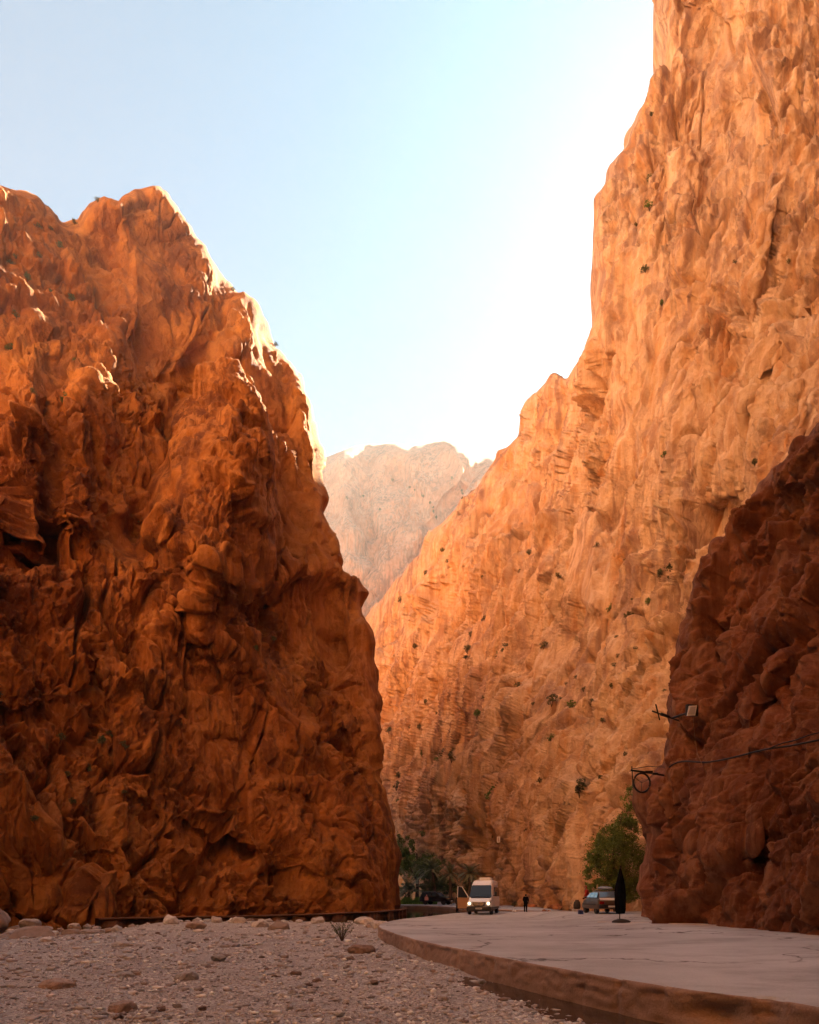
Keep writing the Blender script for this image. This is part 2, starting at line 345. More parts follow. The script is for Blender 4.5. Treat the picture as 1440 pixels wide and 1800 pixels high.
def rock_disp(a=1., seed=1, st=(1, 1, 1), sc=((21, 2.6), (8.5, 1.25), (3.2, .72), (1.4, .42), (.62, .21), (.3, .085)), strata=.05, shear=0., crk=1., grain=.05, rough=(.5, .85), flute=None, calm=()):
    def f(P, px, py, stride=.3):
        fit = lambda s_: np.clip(s_/(1.7*stride), 0, 1)**2
        Q = P.copy()
        Q[:, 0] = Q[:, 0]-shear*Q[:, 2]
        Q = Q/np.array(st)
        wp = np.stack([fbm(Q/7+k*31, 4, seed+k) for k in range(3)], 1)
        Qw = Q+wp*.38+.05*np.stack([fbm(Q/.9+k*7, 3, seed+90+k) for k in range(3)], 1)
        amp = rough[0]+rough[1]*sst(-.2, .45, fbm(P/20, 3, seed+70))     # some of the face is smooth, some broken
        lo = .4*fbm(Q/9, 3, seed+40, .48); hi = 0
        for k, (s, w) in enumerate(sc):
            t = w*blocks(Qw+k*9.1, s, seed+20+k, stride)*fit(s)
            if k < 1: lo = lo+t
            else: hi = hi+t*amp
        hi = hi+(.06*fbm(Q/1.6, 4, seed+46, .6)+.15*amp*fbm(Q/2.4, 5, seed+50, .62, True))*fit(.8)
        for cs, cw, ca in ((7.5, .022, 1.7), (3.4, .03, 1.0), (1.5, .045, .4)):        # long winding cracks
            n = noise(np.stack([Qw[:, 0]/cs, Qw[:, 1]/cs, Qw[:, 2]/cs/1.8], 1)+seed, seed+80)
            hi = hi-ca*crk*fit(cs*.2)*np.exp(-(n/np.maximum(cw, .7*stride/cs))**2)*sst(-.15, .25, noise(Q/cs/1.7+5, seed+81))
        hi = hi+strata*fit(.8)*amp*fbm(np.stack([Qw[:, 0]*.12, Qw[:, 1]*.12, Qw[:, 2]*1.1+wp[:, 0]*2], 1), 3, seed+60, .6, True)
        hi = hi+grain*fit(.5)*fbm(np.stack([Qw[:, 0]/.75, Qw[:, 1]/.75, Qw[:, 2]*st[2]/6.], 1), 4, seed+95, .6, True)
        if flute:
            sh_, sx, sz, fa, mk = flute
            hi = hi+fa*fit(1.6)*mk(px, py)*fbm(np.stack([(P[:, 0]-sh_*P[:, 2])/sx, P[:, 1]/sx, P[:, 2]/sz], 1), 5, seed+97, .5, True)
        for cx, cy, rx, ry, k in calm:
            m = 1-(1-k)*sst(1.25, .7, np.hypot((px-cx)/rx, (py-cy)/ry)); hi = hi*m; lo = lo*(1-(1-m)*.8)
        return a*lo, a*hi
    return f
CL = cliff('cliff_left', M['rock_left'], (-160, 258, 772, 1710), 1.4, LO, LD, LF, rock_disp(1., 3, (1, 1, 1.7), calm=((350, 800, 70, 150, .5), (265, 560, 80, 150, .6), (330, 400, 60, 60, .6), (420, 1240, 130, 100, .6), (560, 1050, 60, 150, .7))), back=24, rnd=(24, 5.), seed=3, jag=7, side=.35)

RO = [(560, 1180), (640, 1088), (655, 1062), (690, 1028), (742, 958), (790, 900), (822, 868), (850, 830), (873, 797), (892, 772), (905, 752), (918, 722), (940, 700), (957, 686), (967, 660), (984, 655), (1000, 662), (1012, 640),
      (1026, 610), (1040, 575), (1044, 540), (1045, 470), (1040, 430), (1044, 382), (1047, 342), (1068, 312), (1073, 282), (1100, 252), (1106, 224), (1130, 172), (1140, 142), (1163, 104), (1166, 62), (1152, 0), (1148, -60), (1160, -170), (1200, -260), (1900, -300), (1900, 1760), (560, 1760)]
RD = rbf([(600, 1600, 230), (700, 1600, 158), (780, 1598, 128), (870, 1597, 103), (960, 1597, 84), (1060, 1598, 67), (1130, 1600, 58), (1300, 1600, 46), (1560, 1600, 34), (640, 1090, 245), (700, 1020, 218), (760, 1150, 160), (870, 800, 165), (820, 1000, 150),
          (960, 680, 140), (930, 900, 132), (900, 1300, 104), (1000, 1250, 90), (1040, 600, 112), (1045, 400, 116), (1100, 800, 98), (1150, 100, 116), (1150, -150, 120), (1250, 200, 104), (1440, 100, 92), (1440, -150, 96), (1300, 600, 82), (1440, 600, 64), (1380, 760, 62), (1440, 900, 50), (1250, 1000, 72), (1150, 1100, 78), (1200, 1300, 62), (1560, 700, 56), (1560, 100, 86), (780, 1400, 124), (700, 1300, 182)])
RF = [('step', [(1000, 680), (985, 800), (1000, 900), (985, 1000)], 6, -3.5, 260),
      ('ridge', [(1042, 945), (1040, 1060)], 36, 5.), ('step', [(1068, 930), (1072, 1010), (1060, 1075), (1035, 1090)], 4, -3., 60),
      ('gully', [(1235, 60), (1245, 180), (1255, 330)], 42, 6.), ('gully', [(1240, 330), (1265, 270), (1310, 250), (1300, 200)], 16, 4.),
      ('step', [(1310, 0), (1325, 220), (1330, 400)], 6, -3., 120), ('gully', [(1370, 380), (1335, 600)], 8, 2.5),
      ('step', [(1330, 610), (1390, 560), (1440, 530), (1660, 430)], 8, -3.2, 300), ('step', [(1320, 800), (1330, 640)], 6, -4., 150),
      ('gully', [(1335, 690), (1390, 650)], 5, 2.), ('gully', [(1415, 680), (1418, 770)], 5, 3.), ('gully', [(1230, 900), (1300, 850), (1350, 830)], 8, 1.5),
      ('gully', [(1165, 570), (1160, 760), (1180, 900)], 18, 3.), ('gully', [(1085, 640), (1080, 800), (1078, 930)], 16, 3.),
      ('ridge', [(1195, 700), (1190, 830), (1170, 1000)], 40, 3.), ('gully', [(1170, 280), (1180, 450), (1215, 640)], 14, 2.6),
      ('gully', [(1010, 860), (1000, 1100), (980, 1200)], 16, 2.5), ('step', [(1000, 1120), (960, 1180), (935, 1250)], 5, -3., 80),
      ('gully', [(740, 1110), (760, 1060), (790, 1010)], 6, 3.), ('gully', [(860, 890), (905, 880), (880, 960)], 9, 3.),
      ('step', [(1000, 1050), (985, 1130), (925, 1230), (870, 1400), (840, 1520)], 7, -4., 180), ('step', [(1060, 1190), (1020, 1330), (985, 1500)], 6, -3., 110),
      ('gully', [(925, 1300), (880, 1420), (868, 1560)], 8, 2.5), ('gully', [(965, 1390), (950, 1570)], 8, 2.2), ('gully', [(1020, 1380), (1010, 1560)], 8, 2.2), ('gully', [(890, 1240), (830, 1330), (790, 1440)], 9, 3.)]
CR = cliff('cliff_right', M['rock_right'], (590, -180, 1560, 1640), 1.55, RO, RD, RF,
           rock_disp(1.15, 11, (1, 1, 2.3), ((15, 2.0), (6.5, 1.45), (2.7, .9), (1.25, .52), (.6, .26), (.3, .10)), .0, .14, 1.6, .05, (.5, .9), (.42, 2.2, 16., .85, lambda px, py: sst(1090, 980, px)*sst(1080, 1260, py)), ((1040, 1000, 38, 78, .1), (965, 1190, 50, 90, .4), (1270, 200, 60, 150, .5), (1150, 650, 90, 200, .6))), back=90, rnd=(26, 7.), seed=11, jag=5)

NO = [(1136, 1700), (1132, 1600), (1126, 1560), (1134, 1500), (1138, 1470), (1126, 1430), (1130, 1390), (1150, 1372), (1166, 1340), (1178, 1300), (1186, 1255), (1182, 1205), (1190, 1150), (1192, 1100), (1208, 1060), (1220, 1010), (1238, 985),
      (1262, 955), (1280, 905), (1312, 870), (1352, 838), (1380, 800), (1412, 770), (1440, 745), (1500, 700), (1700, 560), (2200, 300), (2200, 1900), (1136, 1900)]
ND = rbf([(1118, 1600, 37), (1165, 1628, 31), (1300, 1638, 26), (1440, 1645, 22.5), (1640, 1650, 17), (1120, 1400, 36), (1300, 1400, 28.5), (1440, 1400, 25), (1640, 1400, 19), (1190, 1100, 37), (1300, 1100, 32), (1440, 1100, 27), (1640, 1100, 21), (1440, 760, 31), (1640, 600, 24), (1320, 870, 35), (1170, 1750, 31), (1440, 1750, 22), (1640, 1750, 17)])
NF = [('gully', [(1345, 1280), (1335, 1360), (1352, 1440), (1368, 1530)], 8, .9), ('gully', [(1430, 1150), (1400, 1220), (1370, 1260), (1345, 1300)], 14, 1.4), ('gully', [(1160, 1330), (1195, 1460), (1185, 1560)], 6, .9),
      ('gully', [(1220, 1420), (1215, 1480), (1230, 1535), (1260, 1530)], 5, .8), ('step', [(1230, 1470), (1290, 1490), (1340, 1490), (1365, 1470)], 4, -1.4, 60), ('gully', [(1120, 1465), (1150, 1475), (1180, 1455)], 6, 1.),
      ('ridge', [(1145, 1480), (1160, 1600)], 24, .9), ('ridge', [(1170, 1470), (1175, 1580)], 16, .7), ('ridge', [(1290, 1540), (1320, 1620)], 55, 1.2), ('gully', [(1275, 1520), (1265, 1570), (1290, 1630)], 5, .5), ('gully', [(1370, 1530), (1378, 1640)], 6, .9),
      ('gully', [(1300, 1080), (1250, 1130), (1230, 1250)], 7, .8), ('step', [(1440, 960), (1370, 1000), (1320, 1100), (1290, 1200)], 6, -1.8, 80), ('gully', [(1290, 900), (1360, 890), (1420, 850)], 7, .8)]
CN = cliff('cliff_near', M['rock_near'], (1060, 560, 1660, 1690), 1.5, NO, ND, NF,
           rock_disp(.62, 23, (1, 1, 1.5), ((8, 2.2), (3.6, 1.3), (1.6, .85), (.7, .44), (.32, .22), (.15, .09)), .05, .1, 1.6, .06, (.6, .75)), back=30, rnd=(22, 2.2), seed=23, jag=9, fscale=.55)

FO = [(420, 860), (560, 806), (585, 796), (605, 786), (640, 781), (668, 779), (700, 777), (722, 784), (760, 776), (790, 771), (806, 776), (818, 786), (850, 799), (900, 808), (1000, 840), (1000, 1300), (420, 1300)]
FD = rbf([(480, 1250, 380), (700, 1250, 360), (950, 1250, 330), (480, 830, 470), (640, 785, 490), (790, 775, 470), (950, 830, 430), (640, 950, 430), (760, 950, 400), (700, 1080, 395)])
FF = [('gully', [(850, 800), (820, 850), (760, 920), (740, 980)], 8, 26.), ('step', [(690, 800), (730, 860), (770, 930)], 8, -16., 120), ('gully', [(650, 790), (640, 900), (660, 1000)], 8, 10.), ('ridge', [(600, 800), (620, 1000)], 30, 15.), ('ridge', [(790, 775), (830, 850)], 30, 15.)]
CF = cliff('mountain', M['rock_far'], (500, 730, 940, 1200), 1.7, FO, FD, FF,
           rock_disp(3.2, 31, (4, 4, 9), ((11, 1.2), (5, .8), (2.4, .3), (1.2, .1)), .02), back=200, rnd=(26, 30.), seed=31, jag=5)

# the gorge goes on behind the camera: unseen walls added to steer light
def long_wall(name, plan, h, lean, m, seed, step=1.6):
    P = np.array(plan, float); L = np.r_[0, np.cumsum(np.linalg.norm(np.diff(P, axis=0), axis=1))]
    s = np.arange(0, L[-1], step); X = np.interp(s, L, P[:, 0]); Y = np.interp(s, L, P[:, 1])
    for _ in range(12):
        X[1:-1] = (X[:-2]+X[1:-1]*2+X[2:])/4; Y[1:-1] = (Y[:-2]+Y[1:-1]*2+Y[2:])/4
    tx = np.gradient(X); ty = np.gradient(Y); l = np.hypot(tx, ty); nx, ny = ty/l, -tx/l
    z = np.arange(-2, h, step); back = np.arange(1, 30, 3.)
    zz = np.r_[z, z[-1]+back*.25]; off = np.r_[z*lean, z[-1]*lean+back*2.]
    SX = X[None]-nx[None]*off[:, None]; SY = Y[None]-ny[None]*off[:, None]; SZ = np.repeat(zz[:, None], len(s), 1)
    Q = np.stack([SX, SY, SZ], -1).reshape(-1, 3)
    N = np.stack([np.repeat(nx[None], len(zz), 0), np.repeat(ny[None], len(zz), 0), SX*0], -1).reshape(-1, 3)
    lo, hi = rock_disp(1.4, seed, (1, 1, 1.6))(Q, Q[:, 0], Q[:, 1], 1.6); Q = Q+N*(lo+hi)[:, None]
    return tag(link_mesh(name, Q, gridfaces(len(zz), len(s)), m, smooth=True), kind='structure')
long_wall('cliff_bounce_block', [(-52, 38), (-38, 30), (-33, 5), (-33, -14), (-24, -28), (-6, -36), (16, -38)][::-1], 118, .05, M['rock_left'], 41)  # unseen ring closing the gorge, added to cut bounce on the low rock
long_wall('cliff_sun_block', [(58, 112), (82, 92), (64, 58), (36, 34), (21, 21), (15.5, 9), (15, -10), (17, -35), (28, -70), (50, -95)], 165, .05, M['rock_near'], 43)  # out of view; extended and raised to stop sun patches on the gravel
long_wall('bounce_wall', [(-170, 70), (-105, 20), (-88, -50), (-40, -100), (30, -112), (110, -125)][::-1], 235, .2, M['rock_bounce'], 45, 3.)  # added unseen reflector, sunlit to throw warm light on the upper cliffs
gs = 4000
tag(link_mesh('ground', [(-gs, -gs, -1.2), (gs, -gs, -1.2), (gs, gs, -1.2), (-gs, gs, -1.2)], [(0, 1, 2, 3)], mat('ground_earth', (.22, .13, .08), .95, noise_amt=.3, nscale=.2)), kind='structure')
def haze_box():
    hz = link_mesh('haze', [(x, y, z) for x in (-700, 700) for y in (-400, 900) for z in (-3, 335)], [(0, 1, 3, 2), (4, 6, 7, 5), (0, 4, 5, 1), (2, 3, 7, 6), (0, 2, 6, 4), (1, 5, 7, 3)])
    hm = bpy.data.materials.new('haze'); hm.use_nodes = True; nt = hm.node_tree; nt.nodes.clear()
    oo = nt.nodes.new('ShaderNodeOutputMaterial'); pv = nt.nodes.new('ShaderNodeVolumePrincipled')
    pv.inputs['Density'].default_value = .0003; pv.inputs['Color'].default_value = (1., .90, .82, 1); nt.links.new(pv.outputs[0], oo.inputs['Volume'])
    hz.data.materials.append(hm); tag(hz, kind='stuff')
haze_box()

# ------------------------------------------------------------------ ground, water, roads
NEDGE = [(14, -9), (8.5, -3), (6.3, 4), (5.0, 8.7), (4.42, 9.53), (3.83, 10.4), (3.16, 11.97), (2.13, 14.8), (1.15, 17.95), (0, 21.9), (-.86, 26.9), (-1.2, 29.6), (-1.34, 32.5), (-1.25, 36.3), (-.7, 44), (1.0, 53), (2.6, 60), (4.2, 66), (6.3, 69.8), (9, 70.8), (14, 72.5), (24, 76)]
FAR = [(-100, 31), (0, 34.5), (80, 36), (180, 38.5), (260, 42), (350, 45), (450, 46), (560, 44.5), (640, 42), (668, 38), (700, 36)]
def zroad(X, Y):
    return .45+.1*sst(6, 10, X)-.45*sst(22, 64, Y)*(1-sst(8, 10.3, X)*(1-sst(48, 66, Y)))-.1*sst(60, 70, Y)*sst(8, 10, X)+.012*fbm(np.stack([X*.6, Y*.6, X*0], 1), 3, 77)
def zgravel(X, Y):
    px = 720+X/np.maximum(Y, 1)*F; e = Y-np.interp(px, [a for a, b in FAR], [b for a, b in FAR])
    q = np.stack([X, Y, X*0], 1)
    z = .07*fbm(q/3.1, 4, 61)+.025*fbm(q/.6, 3, 62)
    z = z+.10*sst(-6, -1, e)*sst(180, 270, px)-.33*sst(-7, 0, e)*sst(270, 170, px)-.62*sst(-.9, .7, e+.4*fbm(q/1.3, 3, 63))+.6*sst(2.2, 5, e)*sst(240, 150, px)
    d, _, _, _ = polydist(X, Y, NEDGE)
    return z-.17*np.exp(-(d/1.3)**2)*sst(19, 15, Y)-.03
def gravel_sheet():
    rows = np.r_[np.geomspace(3, 20, 210), np.geomspace(20.1, 100, 260)]; cols = np.linspace(-420, 1500, 640)
    PX, YY = np.meshgrid(cols, rows); X = ((PX-720)/F*YY).ravel(); Y = YY.ravel()
    z = zgravel(X, Y); q = np.stack([X, Y, X*0], 1)
    f1, f2, r, V = worley(q*np.array([9., 9, 1]), 64); z = z+.016*(r[0]-.2)*sst(.5, .1, f1)
    f1, f2, r, V = worley(q*np.array([3.2, 3.2, 1]), 65); z = z+.035*np.maximum(r[0]-.55, 0)*2*sst(.42, .1, f1)
    return tag(link_mesh('gravel_bed', np.stack([X, Y, z], 1), gridfaces(len(rows), len(cols)), gravel_mat(), smooth=True), kind='structure')
def gravel_mat():
    b = NB('gravel'); v = b.n('ShaderNodeTexVoronoi'); v.inputs['Scale'].default_value = 22; b.l(b.tc, v.inputs['Vector'])
    v2 = b.n('ShaderNodeTexVoronoi'); v2.inputs['Scale'].default_value = 58; b.l(b.tc, v2.inputs['Vector'])
    sp = b.n('ShaderNodeSeparateColor'); b.l(v.outputs['Color'], sp.inputs[0]); sp2 = b.n('ShaderNodeSeparateColor'); b.l(v2.outputs['Color'], sp2.inputs[0])
    c1 = b.ramp(sp.outputs[0], (0, (0.241, 0.212, 0.197)), (.35, (0.425, 0.388, 0.374)), (.7, (0.567, 0.530, 0.515)), (1, (0.851, 0.806, 0.792)))
    c2 = b.ramp(sp2.outputs[0], (0, (0.198, 0.169, 0.162)), (.5, (0.425, 0.388, 0.374)), (1, (0.708, 0.664, 0.642)))
    big = b.noise(b.tc, .35, 6, .6); col = b.mix(b.ramp(big, (.4, 0.), (.6, 1.)), c1, c2)
    col = b.mix(b.ramp(b.noise(b.tc, .9, 5, .6), (.5, 0.), (.72, .5)), col, (.22, .16, .13))
    n1 = b.bump(v.outputs['Distance'], -.03); n2 = b.bump(v2.outputs['Distance'], -.012, 1, n1)
    return b.done(col, .9, n2, .2)
gravel_sheet()
def water_mat(name, c):
    b = NB(name); n = b.bump(b.noise(b.mapped((1, 1, 1)), 2.5, 4, .5), .012, .5)
    b.b.inputs['Base Color'].default_value = (*c, 1); b.b.inputs['IOR'].default_value = 1.33
    b.l(n, b.b.inputs['Normal']); b.b.inputs['Roughness'].default_value = .06; return b.m
M['water'] = water_mat('river_water', (.022, .018, .012)); M['puddle'] = water_mat('puddle_water', (.045, .028, .018))
tag(link_mesh('stream', [(-60, 24, -.30), (-6, 28, -.30), (12, 60, -.30), (6, 130, -.30), (-30, 130, -.30), (-60, 60, -.30)], [(0, 1, 2, 3, 4, 5)], M['water']), kind='structure')
tag(link_mesh('puddle', [(1.0, 17, -.112), (-.4, 17, -.112), (1.6, 11.5, -.112), (3.4, 8.6, -.112), (5.6, 8.6, -.112), (3.4, 12, -.112)], [(0, 1, 2, 3, 4, 5)], M['puddle']), kind='structure')

def concrete_mat(name, ca, cb, cs, cracks=True):
    b = NB(name)
    col = b.mix(b.ramp(b.noise(b.tc, .22, 7, .6), (.38, 0.), (.62, 1.)), ca, cb)
    col = b.mix(b.ramp(b.noise(b.mapped((.8, 1.3, 1)), .5, 8, .68, .3), (.47, 0.), (.66, .6)), col, cs)
    f = b.noise(b.tc, 26, 8, .75); col = b.mix(b.ramp(f, (.52, 0.), (.68, .5)), col, tuple(k*.5 for k in ca)); col = b.mix(b.ramp(f, (.30, .5), (.44, 0.)), col, (.55, .48, .43))
    h = b.bump(f, .012); h = b.bump(b.noise(b.tc, 2.2, 6, .6), .05, .8, h)
    if cracks:
        v = b.n('ShaderNodeTexVoronoi', feature='DISTANCE_TO_EDGE'); v.inputs['Scale'].default_value = .16
        w = b.n('ShaderNodeVectorMath', operation='ADD'); nz = b.n('ShaderNodeTexNoise'); nz.inputs['Scale'].default_value = .5; nz.inputs['Detail'].default_value = 7
        b.l(b.tc, nz.inputs['Vector']); b.l(b.tc, w.inputs[0]); ms = b.n('ShaderNodeVectorMath', operation='SCALE'); ms.inputs['Scale'].default_value = 5.; b.l(nz.outputs['Color'], ms.inputs[0]); b.l(ms.outputs[0], w.inputs[1]); b.l(w.outputs[0], v.inputs['Vector'])
        col = b.mix(b.math('MULTIPLY', b.ramp(v.outputs['Distance'], (.0, 1.), (.016, 0.)), b.ramp(b.noise(b.tc, .3, 3, .5), (.42, 0.), (.52, .95))), col, (.07, .045, .035))
    return b.done(col, .85, h, .25)
M['road'] = concrete_mat('worn_concrete', (0.425, 0.412, 0.415), (0.560, 0.547, 0.55), (0.26, 0.24, 0.24))
M['kerb'] = concrete_mat('earthy_concrete', (.29, .185, .135), (.40, .275, .21), (.17, .10, .07), False)
def near_road():
    P = np.array(NEDGE, float)
    for _ in range(3):                          # round the corners
        Q = np.empty((2*len(P)-2, 2)); Q[0::2] = P[:-1]*.75+P[1:]*.25; Q[1::2] = P[:-1]*.25+P[1:]*.75; P = np.r_[P[:1], Q, P[-1:]]
    L = np.r_[0, np.cumsum(np.linalg.norm(np.diff(P, axis=0), axis=1))]; s = np.arange(0, L[-1], .055)
    E = np.stack([np.interp(s, L, P[:, 0]), np.interp(s, L, P[:, 1])], 1); n = len(E)
    T = np.gradient(E, axis=0); T /= np.linalg.norm(T, axis=1)[:, None]; N = np.stack([-T[:, 1], T[:, 0]], 1)      # outwards, to the gravel
    s3 = np.stack([s, s*0, s*0], 1)
    chip = np.maximum(fbm(s3/.7, 4, 91, .6)-.25, 0)*.16+np.maximum(fbm(s3/.22, 3, 92)-.2, 0)*.03
    hole = .22*np.exp(-((E[:, 1]-9.75)/.33)**2)*(E[:, 1] < 14)
    zt = zroad(E[:, 0], E[:, 1])
    prof = [(.10, -.9), (.10, -.5), (.09, -.34), (.075, -.2)]+[(.08-.004*k, -.18+.026*k*.9) for k in range(1, 1)]
    rows = []; K = 16
    for k in range(K):                          # the kerb face, foot to lip
        t = k/(K-1); h = -1.0+1.0*t if t < .3 else None
        z = zt-1.1+(1.1-.03)*(t**.6); off = .13-.05*t+chip*0
        q = np.stack([s/.5, z/.16, s*0], 1); w = fbm(q, 5, 93, .6)
        g = .05*w-chip*t*1.2-hole*np.exp(-((z-.12)/.16)**2)-.05*np.exp(-((zt-z-.13)/.03)**2)*sst(.0, .4, fbm(s3/2., 3, 94))
        rows.append(np.stack([E[:, 0]+N[:, 0]*(off+g), E[:, 1]+N[:, 1]*(off+g), z], 1))
    for o, dz in ((.055, -.012), (.02, -.003), (-.03, 0), (-.10, .0), (-.2, 0)):
        g = -chip*np.clip(1-(-o)/.12, 0, 1); rows.append(np.stack([E[:, 0]+N[:, 0]*(o+g), E[:, 1]+N[:, 1]*(o+g), zt+dz-chip*.5*(o > -.05)], 1))
    lip = np.stack([E[:, 0]-N[:, 0]*.2, E[:, 1]-N[:, 1]*.2], 1)
    tgt = np.stack([np.interp(s, [0, s[-1]], [34, 34]), np.interp(s, [0, s[-1]], [-12, 80])], 1)
    for t in np.geomspace(.004, 1, 70):
        A = lip*(1-t)+tgt*t; rows.append(np.c_[A, zroad(A[:, 0], A[:, 1])])
    R_ = len(rows); V = np.stack(rows); o = link_mesh('road', V.reshape(-1, 3), gridfaces(R_, n)[:, ::-1].copy(), M['road'], smooth=True)
    o.data.materials.append(M['kerb']); mi = np.zeros((R_-1, n-1), np.int32); mi[:K] = 1; o.data.polygons.foreach_set('material_index', mi.ravel())
    tag(o, kind='structure')
near_road()
FEDGE = [(-14, 103), (-8, 101), (-2, 98), (3, 93.5), (5.2, 84), (6.4, 77), (8.0, 72.6), (10, 71.2), (14, 72.2), (24, 75)]
def far_road():
    P = np.array(FEDGE, float)
    for _ in range(3):
        Q = np.empty((2*len(P)-2, 2)); Q[0::2] = P[:-1]*.75+P[1:]*.25; Q[1::2] = P[:-1]*.25+P[1:]*.75; P = np.r_[P[:1], Q, P[-1:]]
    z = .22-.16*sst(8, 14, P[:, 0]); n = len(P); f = np.c_[P, z]; lo = np.c_[P, z-.16]
    in1 = np.c_[P+np.array([.1, .25]), z+.003]; bk = np.c_[np.linspace(-26, 60, n), np.linspace(150, 110, n), z*0+.26]
    o = link_mesh('far_road', np.r_[lo, f, in1, bk], gridfaces(4, n), M['road']); o.data.materials.append(M['kerb'])
    mi = np.zeros((3, n-1), np.int32); mi[0] = 1; o.data.polygons.foreach_set('material_index', mi.ravel()); tag(o, kind='structure')
far_road()
# strip of paler concrete along the foot of the near cliff
def gutter():
    pts = [(9.0, 33), (11.0, 30.0), (13.2, 26.4), (14.4, 22.6), (14.2, 17), (13.6, 10), (14, 0)]
    v = []; f = []
    for k, (x, y) in enumerate(pts):
        z = float(zroad(np.array([x]), np.array([y]))[0]); nx = -1 if k > 2 else -.7
        v += [(x+nx*.55, y+(-.35 if k < 4 else 0), z-.02), (x+nx*.5, y+(-.32 if k < 4 else 0), z+.035), (x+9, y+2, z+.04)]
    for k in range(len(pts)-1):
        a = 3*k; f += [(a, a+3, a+4, a+1), (a+1, a+4, a+5, a+2)]
    o = link_mesh('pavement', v, f, M['paving']); tag(o, kind='structure')
M['paving'] = concrete_mat('pale_concrete', (.47, .42, .40), (.56, .51, .49), (.35, .30, .28))
gutter()

# ------------------------------------------------------------------ small-object helpers
class MB:
    def __init__(s): s.v = []; s.f = []
    def add(s, v, f): k = len(s.v); s.v += [tuple(q) for q in v]; s.f += [tuple(i+k for i in q) for q in f]; return s
    def box(s, c, d, bev=.0, rz=0.):
        x, y, z = [q/2 for q in d]; b = min(bev, x*.9, y*.9, z*.9)
        if b <= 0:
            v = [(i*x, j*y, k*z) for i in (-1, 1) for j in (-1, 1) for k in (-1, 1)]; f = [(0, 1, 3, 2), (4, 6, 7, 5), (0, 4, 5, 1), (2, 3, 7, 6), (0, 2, 6, 4), (1, 5, 7, 3)]
        else:
            bm = bmesh.new(); bmesh.ops.create_cube(bm, size=1); bmesh.ops.scale(bm, vec=(2*x, 2*y, 2*z), verts=bm.verts)
            bmesh.ops.bevel(bm, geom=bm.edges[:], offset=b, segments=2, affect='EDGES', profile=.6); bm.verts.index_update()
            v = [tuple(q.co) for q in bm.verts]; f = [[q.index for q in g.verts] for g in bm.faces]; bm.free()
        cs, sn = math.cos(rz), math.sin(rz)
        return s.add([(a*cs-b_*sn+c[0], a*sn+b_*cs+c[1], h+c[2]) for a, b_, h in v], f)
    def tube(s, pts, r, n=8, cap=True):
        pts = [Vector(p) for p in pts]; rs = r if isinstance(r, (list, tuple)) else [r]*len(pts); v = []; f = []; up = Vector((.13, .21, .97)).normalized()
        for k, p in enumerate(pts):
            t = (pts[min(k+1, len(pts)-1)]-pts[max(k-1, 0)]).normalized()
            a = t.cross(up if abs(t.dot(up)) < .95 else Vector((1, 0, .1))).normalized(); b = t.cross(a)
            v += [p+(a*math.cos(2*math.pi*i/n)+b*math.sin(2*math.pi*i/n))*rs[k] for i in range(n)]
        for k in range(len(pts)-1):
            for i in range(n): j = (i+1) % n; f.append((k*n+i, k*n+j, k*n+n+j, k*n+n+i))
        if cap: f += [tuple(range(n))[::-1], tuple(range((len(pts)-1)*n, len(pts)*n))]
        return s.add(v, f)
    def lathe(s, prof, c=(0, 0, 0), n=20, fn=None):
        v = []; f = []
        for k, (r, z) in enumerate(prof):
            for i in range(n):
                a = 2*math.pi*i/n; rr = r*(fn(a, z) if fn else 1); v.append((c[0]+rr*math.cos(a), c[1]+rr*math.sin(a), c[2]+z))
        for k in range(len(prof)-1):
            for i in range(n): j = (i+1) % n; f.append((k*n+i, k*n+j, k*n+n+j, k*n+n+i))
        f += [tuple(range(n))[::-1], tuple(range((len(prof)-1)*n, len(prof)*n))]
        return s.add(v, f)
    def prism(s, pts, off):
        """a flat outline (3D points) given thickness along off"""
        n = len(pts); o = Vector(off); v = [Vector(p) for p in pts]; v = v+[p+o for p in v]
        f = [tuple(range(n))[::-1], tuple(range(n, 2*n))]+[(i, (i+1) % n, n+(i+1) % n, n+i) for i in range(n)]
        return s.add(v, f)
    def loft(s, rings):
        n = len(rings[0]); v = [p for r in rings for p in r]; f = []
        for k in range(len(rings)-1):
            for i in range(n): j = (i+1) % n; f.append((k*n+i, k*n+j, k*n+n+j, k*n+n+i))
        f += [tuple(range(n))[::-1], tuple(range((len(rings)-1)*n, len(rings)*n))]
        return s.add(v, f)
    def build(s, name, m, parent=None, smooth=False, loc=None):
        o = link_mesh(name, np.array(s.v, f32), s.f, m, parent, smooth)
        if loc is not None: o.location = loc
        bm = bmesh.new(); bm.from_mesh(o.data); bmesh.ops.recalc_face_normals(bm, faces=bm.faces); bm.to_mesh(o.data); bm.free()
        return o
def empty(name, loc, rz=0., sc=1.):
    o = bpy.data.objects.new(name, None); COL.objects.link(o); o.location = loc; o.rotation_euler = (0, 0, rz); o.scale = (sc,)*3; return o
def smooth_by_angle(o, ang=35):
    me = o.data; bm = bmesh.new(); bm.from_mesh(me)
    for f in bm.faces: f.smooth = True
    for e in bm.edges: e.smooth = len(e.link_faces) == 2 and e.calc_face_angle(0) < R(ang)
    bm.to_mesh(me); bm.free(); return o
def dup(o, parent=None):
    c = o.copy(); COL.objects.link(c)
    if parent is not None: c.parent = parent
    for k in [q for q in bpy.data.objects if q.parent == o]: dup(k, c)
    return c
def zr(x, y): return float(zroad(np.array([x], float), np.array([y], float))[0])
def zg(x, y): return float(zgravel(np.array([x], float), np.array([y], float))[0])

